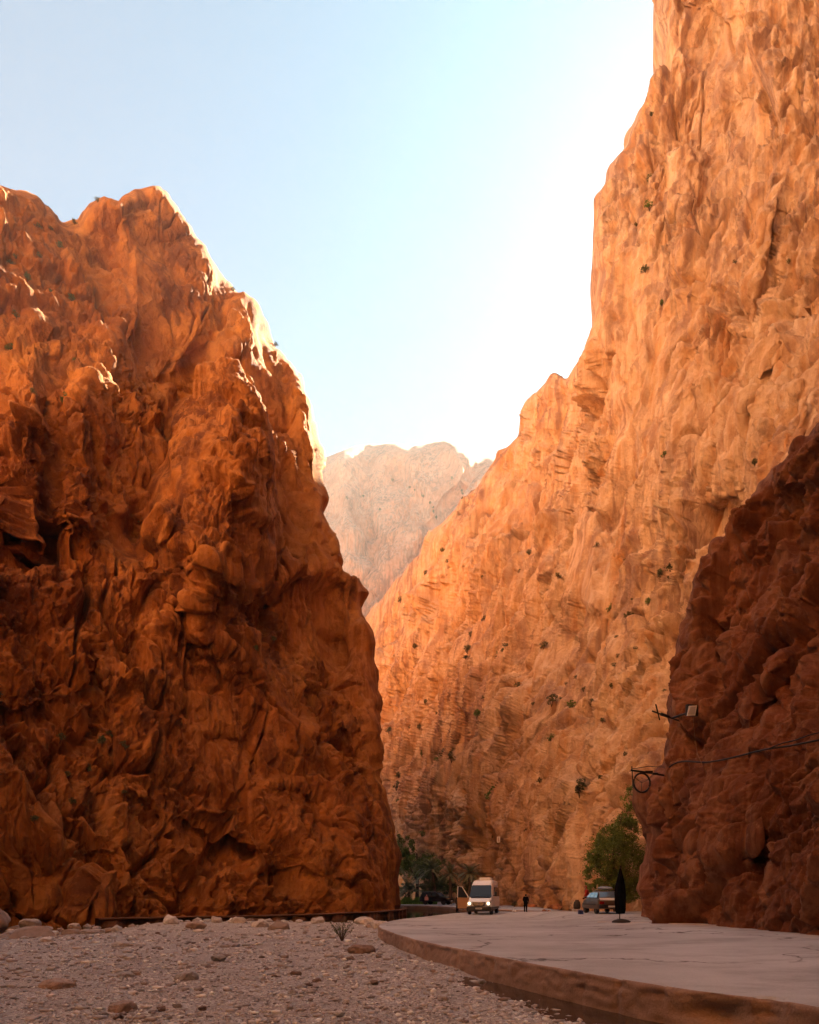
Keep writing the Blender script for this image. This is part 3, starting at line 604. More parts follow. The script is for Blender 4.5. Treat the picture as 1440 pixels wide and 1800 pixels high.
# ------------------------------------------------------------------ stones and pebbles
def stone_mat(name, c, v=.25):
    b = NB(name); n = b.noise(b.tc, 3., 8, .65); oi = b.n('ShaderNodeObjectInfo')
    h = b.n('ShaderNodeHueSaturation'); h.inputs['Color'].default_value = (*c, 1); r = b.n('ShaderNodeMapRange'); r.inputs['To Min'].default_value = 1-v; r.inputs['To Max'].default_value = 1+v
    b.l(oi.outputs['Random'], r.inputs['Value']); b.l(r.outputs[0], h.inputs['Value'])
    col = b.mix(b.ramp(n, (.40, 0.), (.65, .7)), h.outputs[0], tuple(k*.55 for k in c))
    return b.done(col, .85, b.bump(n, .06), .2)
M['stone'] = stone_mat('pale_limestone', (.50, .45, .43)); M['stone_grey'] = stone_mat('grey_limestone', (.42, .40, .40)); M['stone_brown'] = stone_mat('brown_stone', (.27, .19, .155)); M['stone_white'] = stone_mat('white_limestone', (.66, .62, .60)); M['stone_orange'] = stone_mat('orange_stone', (.42, .32, .27))
def stone_mesh(seed, flat=.62, sub=4, facet=.5):
    bm = bmesh.new(); bmesh.ops.create_icosphere(bm, subdivisions=sub, radius=1); v = np.array([q.co for q in bm.verts], f32); f = np.array([[w.index for w in g.verts] for g in bm.faces], np.int64); bm.free()
    r = np.random.default_rng(seed); p = v.copy()
    for _ in range(9):                          # knock flat faces off it
        d = r.normal(size=3); d /= np.linalg.norm(d); h = r.uniform(.55, .95); t = p@d; p = p-np.maximum(t-h, 0)[:, None]*d*min(1., facet*2.1)
    p = p*(1+.12*fbm(v*1.2+seed, 4, seed)+.06*fbm(v*3.5+seed, 5, seed+5, .6))[:, None]
    return p*np.array([1, .8, flat]), f
STONES = [stone_mesh(k, fl, 4, fa) for k, fl, fa in ((1, .6, .5), (2, .75, .6), (3, .45, .5), (4, .68, .4), (5, .55, .65), (6, .8, .6), (7, .5, .3))]
_sm = {}
def boulder(x, y, r, k, m, label, group=None, sink=.3, rz=None, z=None, tilt=0., name='boulder'):
    key = (k, m)
    if key not in _sm: o = link_mesh(name, *STONES[k], M[m], smooth=True); _sm[key] = o.data
    else: o = bpy.data.objects.new(name, _sm[key]); COL.objects.link(o)
    o.location = (x, y, (zg(x, y) if z is None else z)+r*(.55-sink)); o.scale = (r,)*3; o.rotation_euler = (tilt, 0, random.uniform(0, 6.28) if rz is None else rz)
    return tag(o, label, 'stone', group)
def gp(px, py, z=0.): y = F*(ZC-z)/(py-HOR); return (px-720)/F*y, y
rnd = random.Random(5)
for px, py, w, k, m, lab in [(325, 1719, 42, 3, 'stone_grey', 'big smooth grey stone lying alone on the open gravel'), (216, 1662, 34, 2, 'stone_white', 'bright white flat stone on gravel left of the centre'), (636, 1674, 46, 0, 'stone_brown', 'reddish brown oblong stone on gravel near the road corner'),
        (102, 1733, 56, 2, 'stone_orange', 'flat sandy slab sunk in the gravel at lower left'), (254, 1624, 36, 1, 'stone', 'large pale block, tallest in the line of stones by the stream'), (157, 1637, 30, 0, 'stone', 'rounded pale stone at the water edge on the left'), (385, 1686, 30, 4, 'stone_grey', 'grey rough stone on gravel above the big smooth grey stone'),
        (455, 1628, 32, 3, 'stone', 'round pale boulder on the stream bank below the cliff'), (345, 1631, 36, 4, 'stone_orange', 'sandy brown boulder in the stone line beside the canal wall'), (222, 1715, 30, 2, 'stone_grey', 'thin grey slab lying flat on the left gravel'), (212, 1776, 50, 3, 'stone_orange', 'sandy brown stone half buried near the bottom edge of the gravel'),
        (183, 1784, 18, 1, 'stone_white', 'small white pebble-like stone near the bottom left'), (1140, 1789, 32, 4, 'stone_white', 'pale angular stone lying in water against the kerb'), (843, 1717, 22, 3, 'stone_grey', 'grey stone at the edge of the puddle by the kerb'), (931, 1766, 20, 2, 'stone_grey', 'flat wet grey stone standing in the puddle'),
        (520, 1711, 20, 0, 'stone_brown', 'small reddish stone on the middle of the gravel'), (84, 1655, 26, 2, 'stone_white', 'whitish flat stone on gravel just before the left water'), (560, 1625, 26, 1, 'stone', 'pale stone at the far gravel corner left of the bush'), (490, 1633, 36, 5, 'stone_orange', 'tan boulder in front of the dark canal channel')]:
    x, y = gp(px, py, 0.); boulder(x, y, w/F*y*.55, k, m, lab, sink=.42, rz=rnd.uniform(-.5, .5))
x, y = gp(62, 1640); boulder(x, y, 1.1, 2, 'stone_orange', 'large tilted sandy slab leaning at the far left water edge', sink=.6, rz=.1, tilt=.35, z=-.15)
boulder(-21.8, 36.8, 1.5, 1, 'stone_orange', 'largest rough boulder, against the left cliff foot', sink=.4, z=.2); boulder(-19.3, 36.2, .55, 0, 'stone', 'medium pale boulder right of the largest rough boulder', z=.1)
for k in range(92):                             # the line of stones along the stream
    px = rnd.uniform(-30, 668); e = np.interp(px, [a for a, b in FAR], [b for a, b in FAR]); y = e-abs(rnd.gauss(0, 1.6))+.3; x = (px-720)/F*y
    boulder(x, y, rnd.choice((.13, .18, .24, .3, .4, .52))*rnd.uniform(.9, 1.25), rnd.randrange(7), rnd.choice(('stone', 'stone', 'stone_white', 'stone_orange', 'stone_grey')), 'rounded pale stone among many lining the far edge of gravel', 'stones lining the stream', .4)
for k in range(34):
    px = rnd.uniform(-40, 215); e = np.interp(px, [a for a, b in FAR], [b for a, b in FAR]); y = e+rnd.uniform(3.2, 8); x = (px-720)/F*y
    boulder(x, y, rnd.choice((.18, .25, .34, .45))*rnd.uniform(.9, 1.2), rnd.randrange(7), rnd.choice(('stone', 'stone_orange', 'stone')), 'pale stone heaped on the far bank against the left cliff', 'stones heaped under the left cliff', .35)
for k in range(70):
    py = 1640+150*rnd.random()**1.3; px = rnd.uniform(-20, 700+(py-1640)*2.2); x, y = gp(px, py)
    if polydist(np.array([x]), np.array([y]), NEDGE)[0][0] < .5 or x > 2.2: continue
    boulder(x, y, rnd.choice((.05, .06, .08, .11))*rnd.uniform(.8, 1.25), rnd.randrange(7), rnd.choice(('stone', 'stone_white', 'stone_grey', 'stone_brown', 'stone_orange')), 'small loose stone scattered on the grey gravel bed', 'small stones scattered on the gravel', .35)
def pebbles():
    """countless river pebbles, one mass"""
    base = []
    for k in range(5):
        bm = bmesh.new(); bmesh.ops.create_icosphere(bm, subdivisions=1, radius=1); v = np.array([q.co for q in bm.verts]); f = np.array([[w.index for w in g.verts] for g in bm.faces]); bm.free()
        base.append((v*(1+.25*rng.normal(size=(len(v), 1)))*np.array([1, .8, .5]), f))
    n = 26000; u = rng.random(n); py = 1618+195*u**.9; px = rng.uniform(-40, 1260, n); Y = F*ZC/(py-HOR); X = (px-720)/F*Y
    d, _, _, sg = polydist(X, Y, NEDGE); xe = np.interp(Y, [b for a, b in NEDGE[2:16]], [a for a, b in NEDGE[2:16]])
    e = Y-np.interp(px, [a for a, b in FAR], [b for a, b in FAR]); keep = (X < xe-.16) & (e < .4); X, Y = X[keep], Y[keep]; z = zgravel(X, Y); n = len(X)
    r = np.clip(rng.lognormal(math.log(.0175), .66, n), .007, .10)*np.clip(Y/14, .85, 2.0); a = rng.uniform(0, 6.28, n); VV = []; FF_ = []; o = 0; which = rng.integers(0, 5, n)
    for k in range(5):
        m = np.where(which == k)[0]; v, f = base[k]; ca, sa = np.cos(a[m])[:, None], np.sin(a[m])[:, None]; st = rng.uniform(.7, 1.5, (len(m), 1))
        P = np.stack([(v[None, :, 0]*st*ca-v[None, :, 1]*sa)*r[m][:, None]+X[m][:, None], (v[None, :, 0]*st*sa+v[None, :, 1]*ca)*r[m][:, None]+Y[m][:, None], v[None, :, 2]*r[m][:, None]+z[m][:, None]+r[m][:, None]*.18], 2)
        VV.append(P.reshape(-1, 3)); FF_.append((f[None]+(np.arange(len(m))*len(v))[:, None, None]).reshape(-1, 3)+o); o += P.shape[0]*P.shape[1]
    b = NB('river_pebble'); g = b.n('ShaderNodeNewGeometry')
    col = b.ramp(g.outputs['Random Per Island'], (0, (0.208, 0.165, 0.153)), (.2, (0.430, 0.386, 0.373)), (.45, (0.567, 0.524, 0.511)), (.65, (0.374, 0.365, 0.373)), (.85, (0.720, 0.677, 0.663)), (1, (0.912, 0.936, 0.900)))
    m = b.done(col, .85, None, .2)
    tag(link_mesh('pebble_bed', np.concatenate(VV), np.concatenate(FF_), m, smooth=True), kind='stuff')
pebbles()

# ------------------------------------------------------------------ canal wall and bridge
def ribbon(name, pts, z0, z1, th, m, seed, cap=.05):
    P = np.array(pts, float); L = np.r_[0, np.cumsum(np.linalg.norm(np.diff(P, axis=0), axis=1))]; s = np.arange(0, L[-1], .25); E = np.stack([np.interp(s, L, P[:, 0]), np.interp(s, L, P[:, 1])], 1)
    for _ in range(30): E[1:-1] = (E[:-2]+2*E[1:-1]+E[2:])/4
    T = np.gradient(E, axis=0); T /= np.linalg.norm(T, axis=1)[:, None]; N = np.stack([T[:, 1], -T[:, 0]], 1); rows = []
    zz = z1+.05*fbm(np.stack([s/6, s*0, s*0], 1), 3, seed)
    for z, o in ((z0, 0), (z0+.1, .0), (-.1, .0), (None, .0), (None, cap), (0., cap), (0., -th), (-.2, -th), (z0, -th)):
        z = zz-.12 if z is None else (z if z < -.15 or z == z0+.1 else zz+z)
        w = .04*fbm(np.stack([s/.7, s*0+(z if np.isscalar(z) else 1)*3, s*0], 1), 4, seed+2); rows.append(np.stack([E[:, 0]+N[:, 0]*(o+w), E[:, 1]+N[:, 1]*(o+w), z+s*0], 1))
    return link_mesh(name, np.stack(rows).reshape(-1, 3), gridfaces(len(rows), len(s)), m)
M['wall'] = concrete_mat('brown_masonry', (.17, .085, .05), (.25, .135, .085), (.10, .05, .032), False)
tag(ribbon('canal_wall', [(-19.5, 44.6), (-18.4, 46), (-11.6, 50), (-7.2, 54.2), (-3.6, 60), (-1.1, 67.2), (-.25, 73.5), (-.6, 82), (-1.5, 94)], -.6, .26, .5, M['wall'], 301), 'low brown wall along the water at the foot of left cliff', 'wall')
br = empty('bridge', (0, 95, 0)); tag(br, 'low concrete bridge on short pillars behind the white van', 'bridge')
P0 = [(-7.5, 100.6), (-2, 97.7), (2.6, 93.5), (4.9, 84.5), (6.0, 78), (7.4, 73.6)]
deck = MB(); L0 = [Vector((x, y, 0)) for x, y in P0]
for a, b in zip(L0[:-1], L0[1:]):
    d = (b-a).normalized(); n = Vector((d.y, -d.x, 0)); o = [a-n*.06, b-n*.06, b+n*.30, a+n*.30]; deck.prism([(q.x, q.y-95, .04) for q in o], (0, 0, -.34))
deck.build('deck', M['kerb'], br)
for px, y in ((728, 96.6), (748, 94.9), (769, 90.5), (790, 84)):
    x = (px-720)/F*y; c = MB(); c.box((x, y-95+.1, -.75), (.55, .6, .9), .03); c.box((x, y-95+.1, -1.1), (.85, .8, .3), .04); c.build('pillar', M['wall'], br)

# ------------------------------------------------------------------ vehicles
M['white_paint'] = mat('white_paint', (.86, .86, .85), .22, noise_amt=.05, nscale=3); M['glass'] = mat('dark_glass', (.03, .042, .055), .08, spec=.5); M['black_plastic'] = mat('black_plastic', (.02, .02, .022), .5)
M['tyre'] = mat('tyre_rubber', (.018, .018, .018), .85); M['rim'] = mat('rim_metal', (.35, .35, .36), .35, .8); M['lamp_on'] = mat('lit_headlight', (1, .9, .7), .3, emit=(1, .80, .50), estr=.22); M['plate'] = mat('number_plate', (.62, .60, .54), .5)
M['chrome'] = mat('chrome', (.6, .6, .6), .15, 1.); M['black_paint'] = mat('black_paint', (.012, .014, .022), .18, spec=.7); M['beige_paint'] = mat('beige_metallic', (.085, .062, .048), .38, .1); M['red_lens'] = mat('red_lens', (.25, .012, .01), .25); M['tan_trim'] = mat('tan_door_trim', (.42, .25, .13), .7)
M['pink'] = mat('pink_emblem', (.62, .33, .30), .6); M['dark_metal'] = mat('dark_metal', (.03, .028, .026), .45, .6); M['black_cloth'] = mat('black_cloth', (.006, .006, .008), 1., noise_amt=.4, spec=.02); M['blue_plastic'] = mat('blue_plastic', (.03, .06, .22), .45)
def ring(y, wb, wt, z0, z1, r=.16, n=6, mid=None):
    """one cross-section of a car body: wide at the waist, narrower at the roof"""
    out = []; zm = mid if mid else z0+(z1-z0)*.5; r = min(r, (z1-zm)*.8)
    def arc(cx, cz, a0, a1, rr): return [(cx+rr*math.cos(R(a0+(a1-a0)*k/n)), y, cz+rr*math.sin(R(a0+(a1-a0)*k/n))) for k in range(n+1)]
    out += arc(wb-.07, z0+.07, -90, 0, .07)+[(wb, y, zm)]+arc(wt-r, z1-r, 0, 90, r)+arc(-wt+r, z1-r, 90, 180, r)+[(-wb, y, zm)]+arc(-wb+.07, z0+.07, 180, 270, .07)
    return out
def wheel(root, x, y, r, w, sgn):
    wh = MB(); wh.lathe([(r*.72, -w/2), (r*.93, -w/2), (r, -w*.32), (r, w*.32), (r*.93, w/2), (r*.72, w/2)], n=28); o = wh.build('wheel', M['tyre'], root, True); smooth_by_angle(o)
    o.rotation_euler = (0, R(90), 0); o.location = (x, y, r)
    q = MB(); q.lathe([(.03, -w*.36), (r*.2, -w*.4), (r*.24, -w*.3), (r*.66, -w*.28), (r*.73, -w*.46), (r*.73, w*.46), (r*.66, w*.28), (r*.24, w*.3), (r*.2, w*.4), (.03, w*.36)], n=24, fn=None)
    for k in range(5):
        a = 2*math.pi*k/5; q.box((r*.45*math.cos(a), r*.45*math.sin(a), w*.30*sgn), (.10, .10, .03), .01, a)
    smooth_by_angle(q.build('rim', M['rim'], o))
def sheet(pts, th, inward):
    m = MB(); m.prism(pts, Vector(inward).normalized()*th); return m
def make_van():
    rt = empty('van', ((842-720)/F*60, 60.0, 0), R(-13), 1.09); rt.location.z = zr(rt.location.x, 61)
    tag(rt, 'white high-roof van facing the camera with headlights on and a door open', 'van')
    W_ = .985
    secs = [(0.0, .90, .80, .42, .98, .12), (.10, .95, .86, .40, 1.08, .14), (.45, .97, .90, .40, 1.20, .16), (.92, .98, .90, .40, 1.30, .14), (1.25, .985, .86, .40, 1.72, .16), (1.72, .99, .82, .40, 2.28, .18), (2.05, .99, .80, .40, 2.55, .22), (2.5, .99, .82, .40, 2.70, .24), (3.2, .99, .84, .40, 2.76, .24), (5.9, .99, .84, .40, 2.74, .24), (6.12, .97, .82, .42, 2.66, .2)]
    b = MB(); b.loft([ring(y, wb, wt, z0, z1, r, mid=1.15 if z1 > 1.6 else None) for y, wb, wt, z0, z1, r in secs]); smooth_by_angle(b.build('body', M['white_paint'], rt), 40)
    sheet([(-.80, .945, 1.335), (.80, .945, 1.335), (.86, 1.02, 1.42), (.775, 1.69, 2.235), (.70, 1.755, 2.30), (-.70, 1.755, 2.30), (-.775, 1.69, 2.235), (-.86, 1.02, 1.42)], .035, (0, -.78, .62)).build('windshield', M['glass'], rt)
    wp = MB(); wp.tube([(-.6, .90, 1.36), (0.05, 1.02, 1.50)], .012, 6).tube([(.1, .90, 1.36), (.62, 1.0, 1.48)], .012, 6).build('wiper', M['black_plastic'], rt)
    cowl = MB(); cowl.box((0, .90, 1.315), (1.5, .10, .03), .01, 0); cowl.build('cowl', M['black_plastic'], rt)
    g = MB(); g.prism([(-.52, -.03, 1.00), (.52, -.03, 1.00), (.46, -.05, .76), (.33, -.06, .67), (-.33, -.06, .67), (-.46, -.05, .76)], (0, .09, 0)); gr = g.build('grille', M['black_plastic'], rt)
    for k in range(3):
        z = .93-.085*k; s_ = MB(); s_.box((0, -.065, z), (.92-.12*k, .03, .022), .008); s_.build('slat', M['chrome'], gr)
    e = MB(); n = 20
    e.tube([(.085*math.cos(2*math.pi*k/n), -.095, .85+.085*math.sin(2*math.pi*k/n)) for k in range(n+1)], .011, 6)
    for k in range(3): a = R(90+120*k); e.tube([(0, -.095, .85), (.08*math.cos(a), -.095, .85+.08*math.sin(a))], .009, 6)
    e.build('emblem', M['chrome'], gr)
    for sx in (-1, 1):
        h = MB(); h.prism([(sx*.56, -.02, .98), (sx*.80, .0, 1.05), (sx*.91, .06, 1.02), (sx*.90, .03, .78), (sx*.66, -.02, .72), (sx*.57, -.03, .78)], (0, -.045, 0)); hd = h.build('headlight', M['chrome'], rt)
        q = MB(); q.lathe([(.001, -.03), (.11, -.03), (.13, 0), (.13, .03), (.001, .03)], n=20); o = q.build('lamp', M['lamp_on'], hd, True); o.rotation_euler = (R(90), 0, 0); o.location = (sx*.735, -.065, .885)
        m = MB(); m.box((sx*1.16, 1.30, 1.62), (.20, .10, .36), .04); m.box((sx*1.04, 1.32, 1.5), (.16, .05, .06), .01); m.build('mirror', M['black_plastic'], rt)
        wheel(rt, sx*.86, .95, .345, .24, sx); wheel(rt, sx*.86, 4.72, .345, .24, sx)
        st = 2.55
        for y0, y1 in ((2.5, 3.75), (3.85, 5.0), (5.1, 5.85)):
            sheet([(sx*.962, y0, 1.42), (sx*.962, y1, 1.42), (sx*.905, y1, 2.16), (sx*.905, y0, 2.16)], .02, (sx, 0, .08)).build('side_window', M['glass'], rt)
        sk = MB(); sk.box((sx*.985, 3.0, .52), (.05, 5.0, .16), .02); sk.build('side_trim', M['black_plastic'], rt)
    bp = MB(); bp.loft([ring(-.10, .80, .78, .30, .62, .1), ring(-.06, .95, .93, .28, .66, .1), ring(.25, 1.0, .985, .28, .67, .1), ring(.5, 1.0, .985, .30, .62, .1)]); smooth_by_angle(bp.build('bumper', M['black_plastic'], rt))
    pl = MB(); pl.box((0, -.115, .50), (.50, .02, .12), .004); p = pl.build('number_plate', M['plate'], rt)
    mk = MB()
    for k, wd in enumerate((.03, .02, .045, .02, .045, .045, .02, .045)): mk.box((-.19+.054*k, -.127, .50), (wd*.7, .004, .065))
    mk.build('plate_marks', M['black_plastic'], p)
    em = MB(); em.prism([(0, 2.10, 2.50), (.045, 2.08, 2.44), (.0, 2.03, 2.375), (-.045, 2.08, 2.44)], (0, -.05, .03)); em.build('roof_mark', M['dark_metal'], rt)
    ac = MB(); ac.box((.12, 3.6, 2.86), (.95, 1.25, .20), .07); ac.box((.12, 3.6, 2.77), (1.05, 1.35, .05), .02); smooth_by_angle(ac.build('air_conditioner', M['white_paint'], rt))
    # the front door on the left of the picture stands wide open
    hx, hy = -1.0, 1.18; a = R(205)
    def D(u, z, t=0): return (hx+math.cos(a)*u-math.sin(a)*t, hy+math.sin(a)*u+math.cos(a)*t, z)
    dr = MB(); dr.prism([D(0, .48), D(.88, .48), D(.92, 1.35), D(.0, 1.32)], Vector(D(0, 0, .07))-Vector(D(0, 0, 0))); do = dr.build('door', M['tan_trim'], rt)
    fr = MB(); fr.tube([D(.03, 1.3, .035), D(.03, 1.42, .035), D(.52, 2.18, .035), D(.86, 2.22, .035), D(.90, 1.33, .035)], .04, 6); fr.build('window_frame', M['white_paint'], do)
    gl = MB(); gl.prism([D(.06, 1.33, .03), D(.87, 1.33, .03), D(.84, 2.2, .03), D(.53, 2.16, .03), D(.06, 1.42, .03)], Vector(D(0, 0, .012))-Vector(D(0, 0, 0))); gl.build('door_window', M['glass'], do)
    bd = MB(); bd.prism([D(.03, .80, -.012), D(.90, .80, -.012), D(.90, .92, -.012), D(.03, .92, -.012)], Vector(D(0, 0, .01))-Vector(D(0, 0, 0))); bd.build('trim_band', M['black_plastic'], do)
    # step and dark underside
    us = MB(); us.box((0, 3.1, .36), (1.6, 5.4, .12), .02); us.build('underbody', M['black_plastic'], rt)
make_van()
def make_suv():
    rt = empty('suv', ((768-720)/F*100, 100.0, .245), R(42)); tag(rt, 'black four-wheel-drive car parked on the bridge road before the palms', 'car')
    rt.rotation_euler.z = R(62)
    secs = [(-2.25, .82, .76, .50, .98, .10), (-2.1, .90, .84, .45, 1.06, .12), (-1.2, .93, .88, .42, 1.14, .1), (-.85, .93, .84, .42, 1.18, .1), (-.35, .93, .72, .42, 1.70, .14), (.0, .93, .71, .42, 1.78, .14), (1.9, .93, .72, .42, 1.78, .14), (2.15, .92, .74, .45, 1.45, .14), (2.25, .88, .80, .5, 1.1, .1)]
    b = MB(); b.loft([ring(y, wb, wt, z0, z1, r, mid=1.1 if z1 > 1.3 else None) for y, wb, wt, z0, z1, r in secs]); smooth_by_angle(b.build('body', M['black_paint'], rt), 40)
    sheet([(-.78, -.83, 1.22), (.78, -.83, 1.22), (.67, -.40, 1.66), (-.67, -.40, 1.66)], .03, (0, -.7, .7)).build('windshield', mat('sky_glass', (.10, .14, .18), .03, spec=1.), rt)
    for sx in (-1, 1):
        for y0, y1, y2, y3 in ((-.45, .35, -.2, .35), (.45, 1.2, .45, 1.2), (1.3, 1.95, 1.3, 1.85)):
            sheet([(sx*.90, y0, 1.17), (sx*.90, y1, 1.17), (sx*.755, y3, 1.65), (sx*.755, y2, 1.65)], .03, (sx, 0, .3)).build('side_window', M['glass'], rt)
        wheel(rt, sx*.80, -1.42, .37, .24, sx); wheel(rt, sx*.80, 1.4, .37, .24, sx)
        h = MB(); h.box((sx*.66, -2.22, .86), (.30, .10, .18), .04); h.build('headlight', M['chrome'], rt)
        rr = MB(); rr.tube([(sx*.62, -.1, 1.82), (sx*.62, -.05, 1.86), (sx*.62, 1.85, 1.86), (sx*.62, 1.9, 1.82)], .022, 6); rr.build('roof_rail', M['chrome'], rt)
        m = MB(); m.box((sx*1.02, -.55, 1.25), (.2, .1, .16), .04); m.build('mirror', M['black_paint'], rt)
    bp = MB(); bp.box((0, -2.2, .55), (1.74, .24, .22), .06); bp.build('bumper', M['black_plastic'], rt)
    gr = MB(); gr.box((0, -2.25, .85), (.9, .06, .18), .02); gr.build('grille', M['black_plastic'], rt)
    pl = MB(); pl.box((0, -2.33, .55), (.5, .02, .11)); pl.build('number_plate', M['plate'], rt)
    em = MB()                                   # pink bell-shaped emblem with a dot above it, on the side
    pts = [(-.30, .62), (-.31, .9), (-.25, 1.08), (-.12, 1.17), (.12, 1.17), (.25, 1.08), (.31, .9), (.30, .62)]
    em.prism([(-.945, 1.15+u, z) for u, z in pts], (-.012, 0, 0)); em.prism([(-.90, 1.15+.11*math.cos(k*.524), 1.31+.11*math.sin(k*.524)) for k in range(12)], (-.012, 0, 0)); em.build('emblem', M['pink'], rt)
make_suv()
def make_hatch():
    rt = empty('hatchback', (12.28, 43.2, 0), R(2.5)); rt.location.z = zr(12.2, 44.5)
    tag(rt, 'old beige hatchback seen from behind, parked under the green tree', 'car')
    secs = [(0.0, .74, .70, .36, .80, .10), (.06, .80, .76, .32, .92, .1), (.16, .81, .74, .30, .97, .1), (.62, .815, .61, .30, 1.36, .12), (.95, .82, .60, .30, 1.41, .12), (1.9, .82, .60, .30, 1.40, .12), (2.2, .82, .62, .30, 1.28, .12), (2.85, .81, .72, .30, .95, .1), (3.55, .79, .70, .32, .84, .1), (3.75, .72, .66, .38, .74, .08)]
    b = MB(); b.loft([ring(y, wb, wt, z0, z1, r, mid=.86 if z1 > .9 else None) for y, wb, wt, z0, z1, r in secs]); smooth_by_angle(b.build('body', M['beige_paint'], rt), 40)
    tg = MB(); tg.prism([(-.70, .045, .83), (.70, .045, .83), (.70, .135, .965), (-.70, .135, .965)], (0, -.03, .02)); tg.build('tailgate_sheen', M['white_paint'], rt)  # white panel painted in for the sky's reflection on the sloping tail
    sheet([(-.66, .20, 1.0), (.66, .20, 1.0), (.54, .57, 1.33), (-.54, .57, 1.33)], .03, (0, -.68, .73)).build('rear_window', mat('window_reflecting_sky', (.10, .14, .19), .06, spec=1.), rt)
    wp = MB(); wp.tube([(.02, .15, .985), (.04, .30, 1.13), (.22, .36, 1.18)], .012, 6); wp.build('wiper', M['black_plastic'], rt)
    for sx in (-1, 1):
        for q in ([(.30, 1.0), (.95, 1.0), (.95, 1.31), (.62, 1.31)], [(1.03, 1.0), (1.75, 1.0), (1.75, 1.31), (1.03, 1.31)], [(1.82, 1.0), (2.52, 1.0), (2.12, 1.28), (1.82, 1.31)]):
            sheet([(sx*(.795-(z-1.0)*.50), y, z) for y, z in q], .02, (sx, 0, .4)).build('side_window', M['glass'], rt)
        wheel(rt, sx*.70, .72, .285, .18, sx); wheel(rt, sx*.70, 3.0, .285, .18, sx)
        t = MB(); t.box((sx*.60, -.005, .69), (.28, .06, .15), .02); t.build('tail_light', M['red_lens'], rt)
        m = MB(); m.box((sx*.90, 2.35, 1.0), (.16, .08, .11), .03); m.build('mirror', M['black_plastic'], rt)
        tr = MB(); tr.box((sx*.825, 1.9, .58), (.03, 2.6, .08), .01); tr.build('side_trim', M['black_plastic'], rt)
        dh = MB(); dh.box((sx*.835, 1.15, .84), (.03, .14, .03), .008); dh.build('door_handle', M['chrome'], rt)
        rk = MB(); rk.tube([(sx*.50, .75, 1.38), (sx*.50, .75, 1.48), (sx*.50, 1.95, 1.48), (sx*.50, 1.95, 1.38)], .018, 6); rk.build('roof_rack', M['chrome'], rt)
    for y in (.78, 1.92): rk = MB(); rk.tube([(-.55, y, 1.47), (.55, y, 1.47)], .018, 6); rk.build('roof_bar', M['chrome'], rt)
    bp = MB(); bp.box((0, -.03, .46), (1.60, .16, .20), .05); bp.build('bumper', M['black_plastic'], rt)
    st = MB(); st.box((0, -.115, .565), (1.5, .02, .02)); st.build('bumper_strip', M['chrome'], rt)
    pl = MB(); pl.box((0, -.118, .47), (.48, .02, .11)); p = pl.build('number_plate', M['plate'], rt)
    ex = MB(); ex.tube([(.45, -.08, .28), (.45, .3, .28)], .025, 8); ex.build('exhaust', M['dark_metal'], rt)
    bn = MB(); bn.loft([[(.42*math.cos(a)*s_, y, 1.53+.09*(1+math.sin(a))*s_-.02) for a in [2*math.pi*k/10 for k in range(10)]] for y, s_ in ((.8, .5), (.95, .95), (1.3, 1.05), (1.65, .9), (1.85, .5))])
    o = bn.build('bundle', mat('pale_blue_cloth', (.32, .40, .52), .85, noise_amt=.3, nscale=9), None, True, loc=rt.location); o.rotation_euler = rt.rotation_euler
    tag(o, 'pale blue cloth bundle on the roof rack of the beige hatchback', 'bundle')
make_hatch()

# ------------------------------------------------------------------ umbrella, crate, barrel, bag, sign
def make_umbrella():
    x, y = 9.28, 31.4; rt = empty('parasol', (x, y, zr(x, y))); tag(rt, 'closed black parasol standing on a round dark base on the road', 'parasol')
    b = MB(); b.lathe([(.01, 0), (.42, 0), (.40, .05), (.30, .11), (.16, .15), (.05, .17), (.01, .17)], (.06, 0, 0), 24, lambda a, z: 1+.10*math.cos(a-.3)+.05*math.sin(3*a)); smooth_by_angle(b.build('base', mat('dark_base', (.03, .025, .022), .9), rt))
    p = MB(); p.tube([(0, 0, .1), (.05, 0, 2.42)], .024, 10); p.build('pole', mat('rust_brown_pole', (.07, .035, .02), .6), rt)
    c = MB(); c.lathe([(.02, .42), (.16, .40), (.19, .55), (.21, .9), (.22, 1.3), (.19, 1.65), (.13, 1.95), (.075, 2.2), (.04, 2.36), (.01, 2.4)], (.03, 0, 0), 48, lambda a, z: 1+.22*(1.15-z/2.4)*math.cos(8*a+z*1.3)+.05*math.sin(3*a+z*4)); c.build('canopy', M['black_cloth'], rt, True)
    s_ = MB(); s_.tube([(.03+.20*math.cos(k*.4), .20*math.sin(k*.4), 1.08) for k in range(17)], .02, 6); s_.build('strap', M['black_cloth'], rt)
    f = MB(); f.lathe([(.01, 2.36), (.035, 2.38), (.02, 2.42), (.03, 2.46), (.005, 2.52)], (.05, 0, 0), 10); f.build('finial', M['dark_metal'], rt)
make_umbrella()
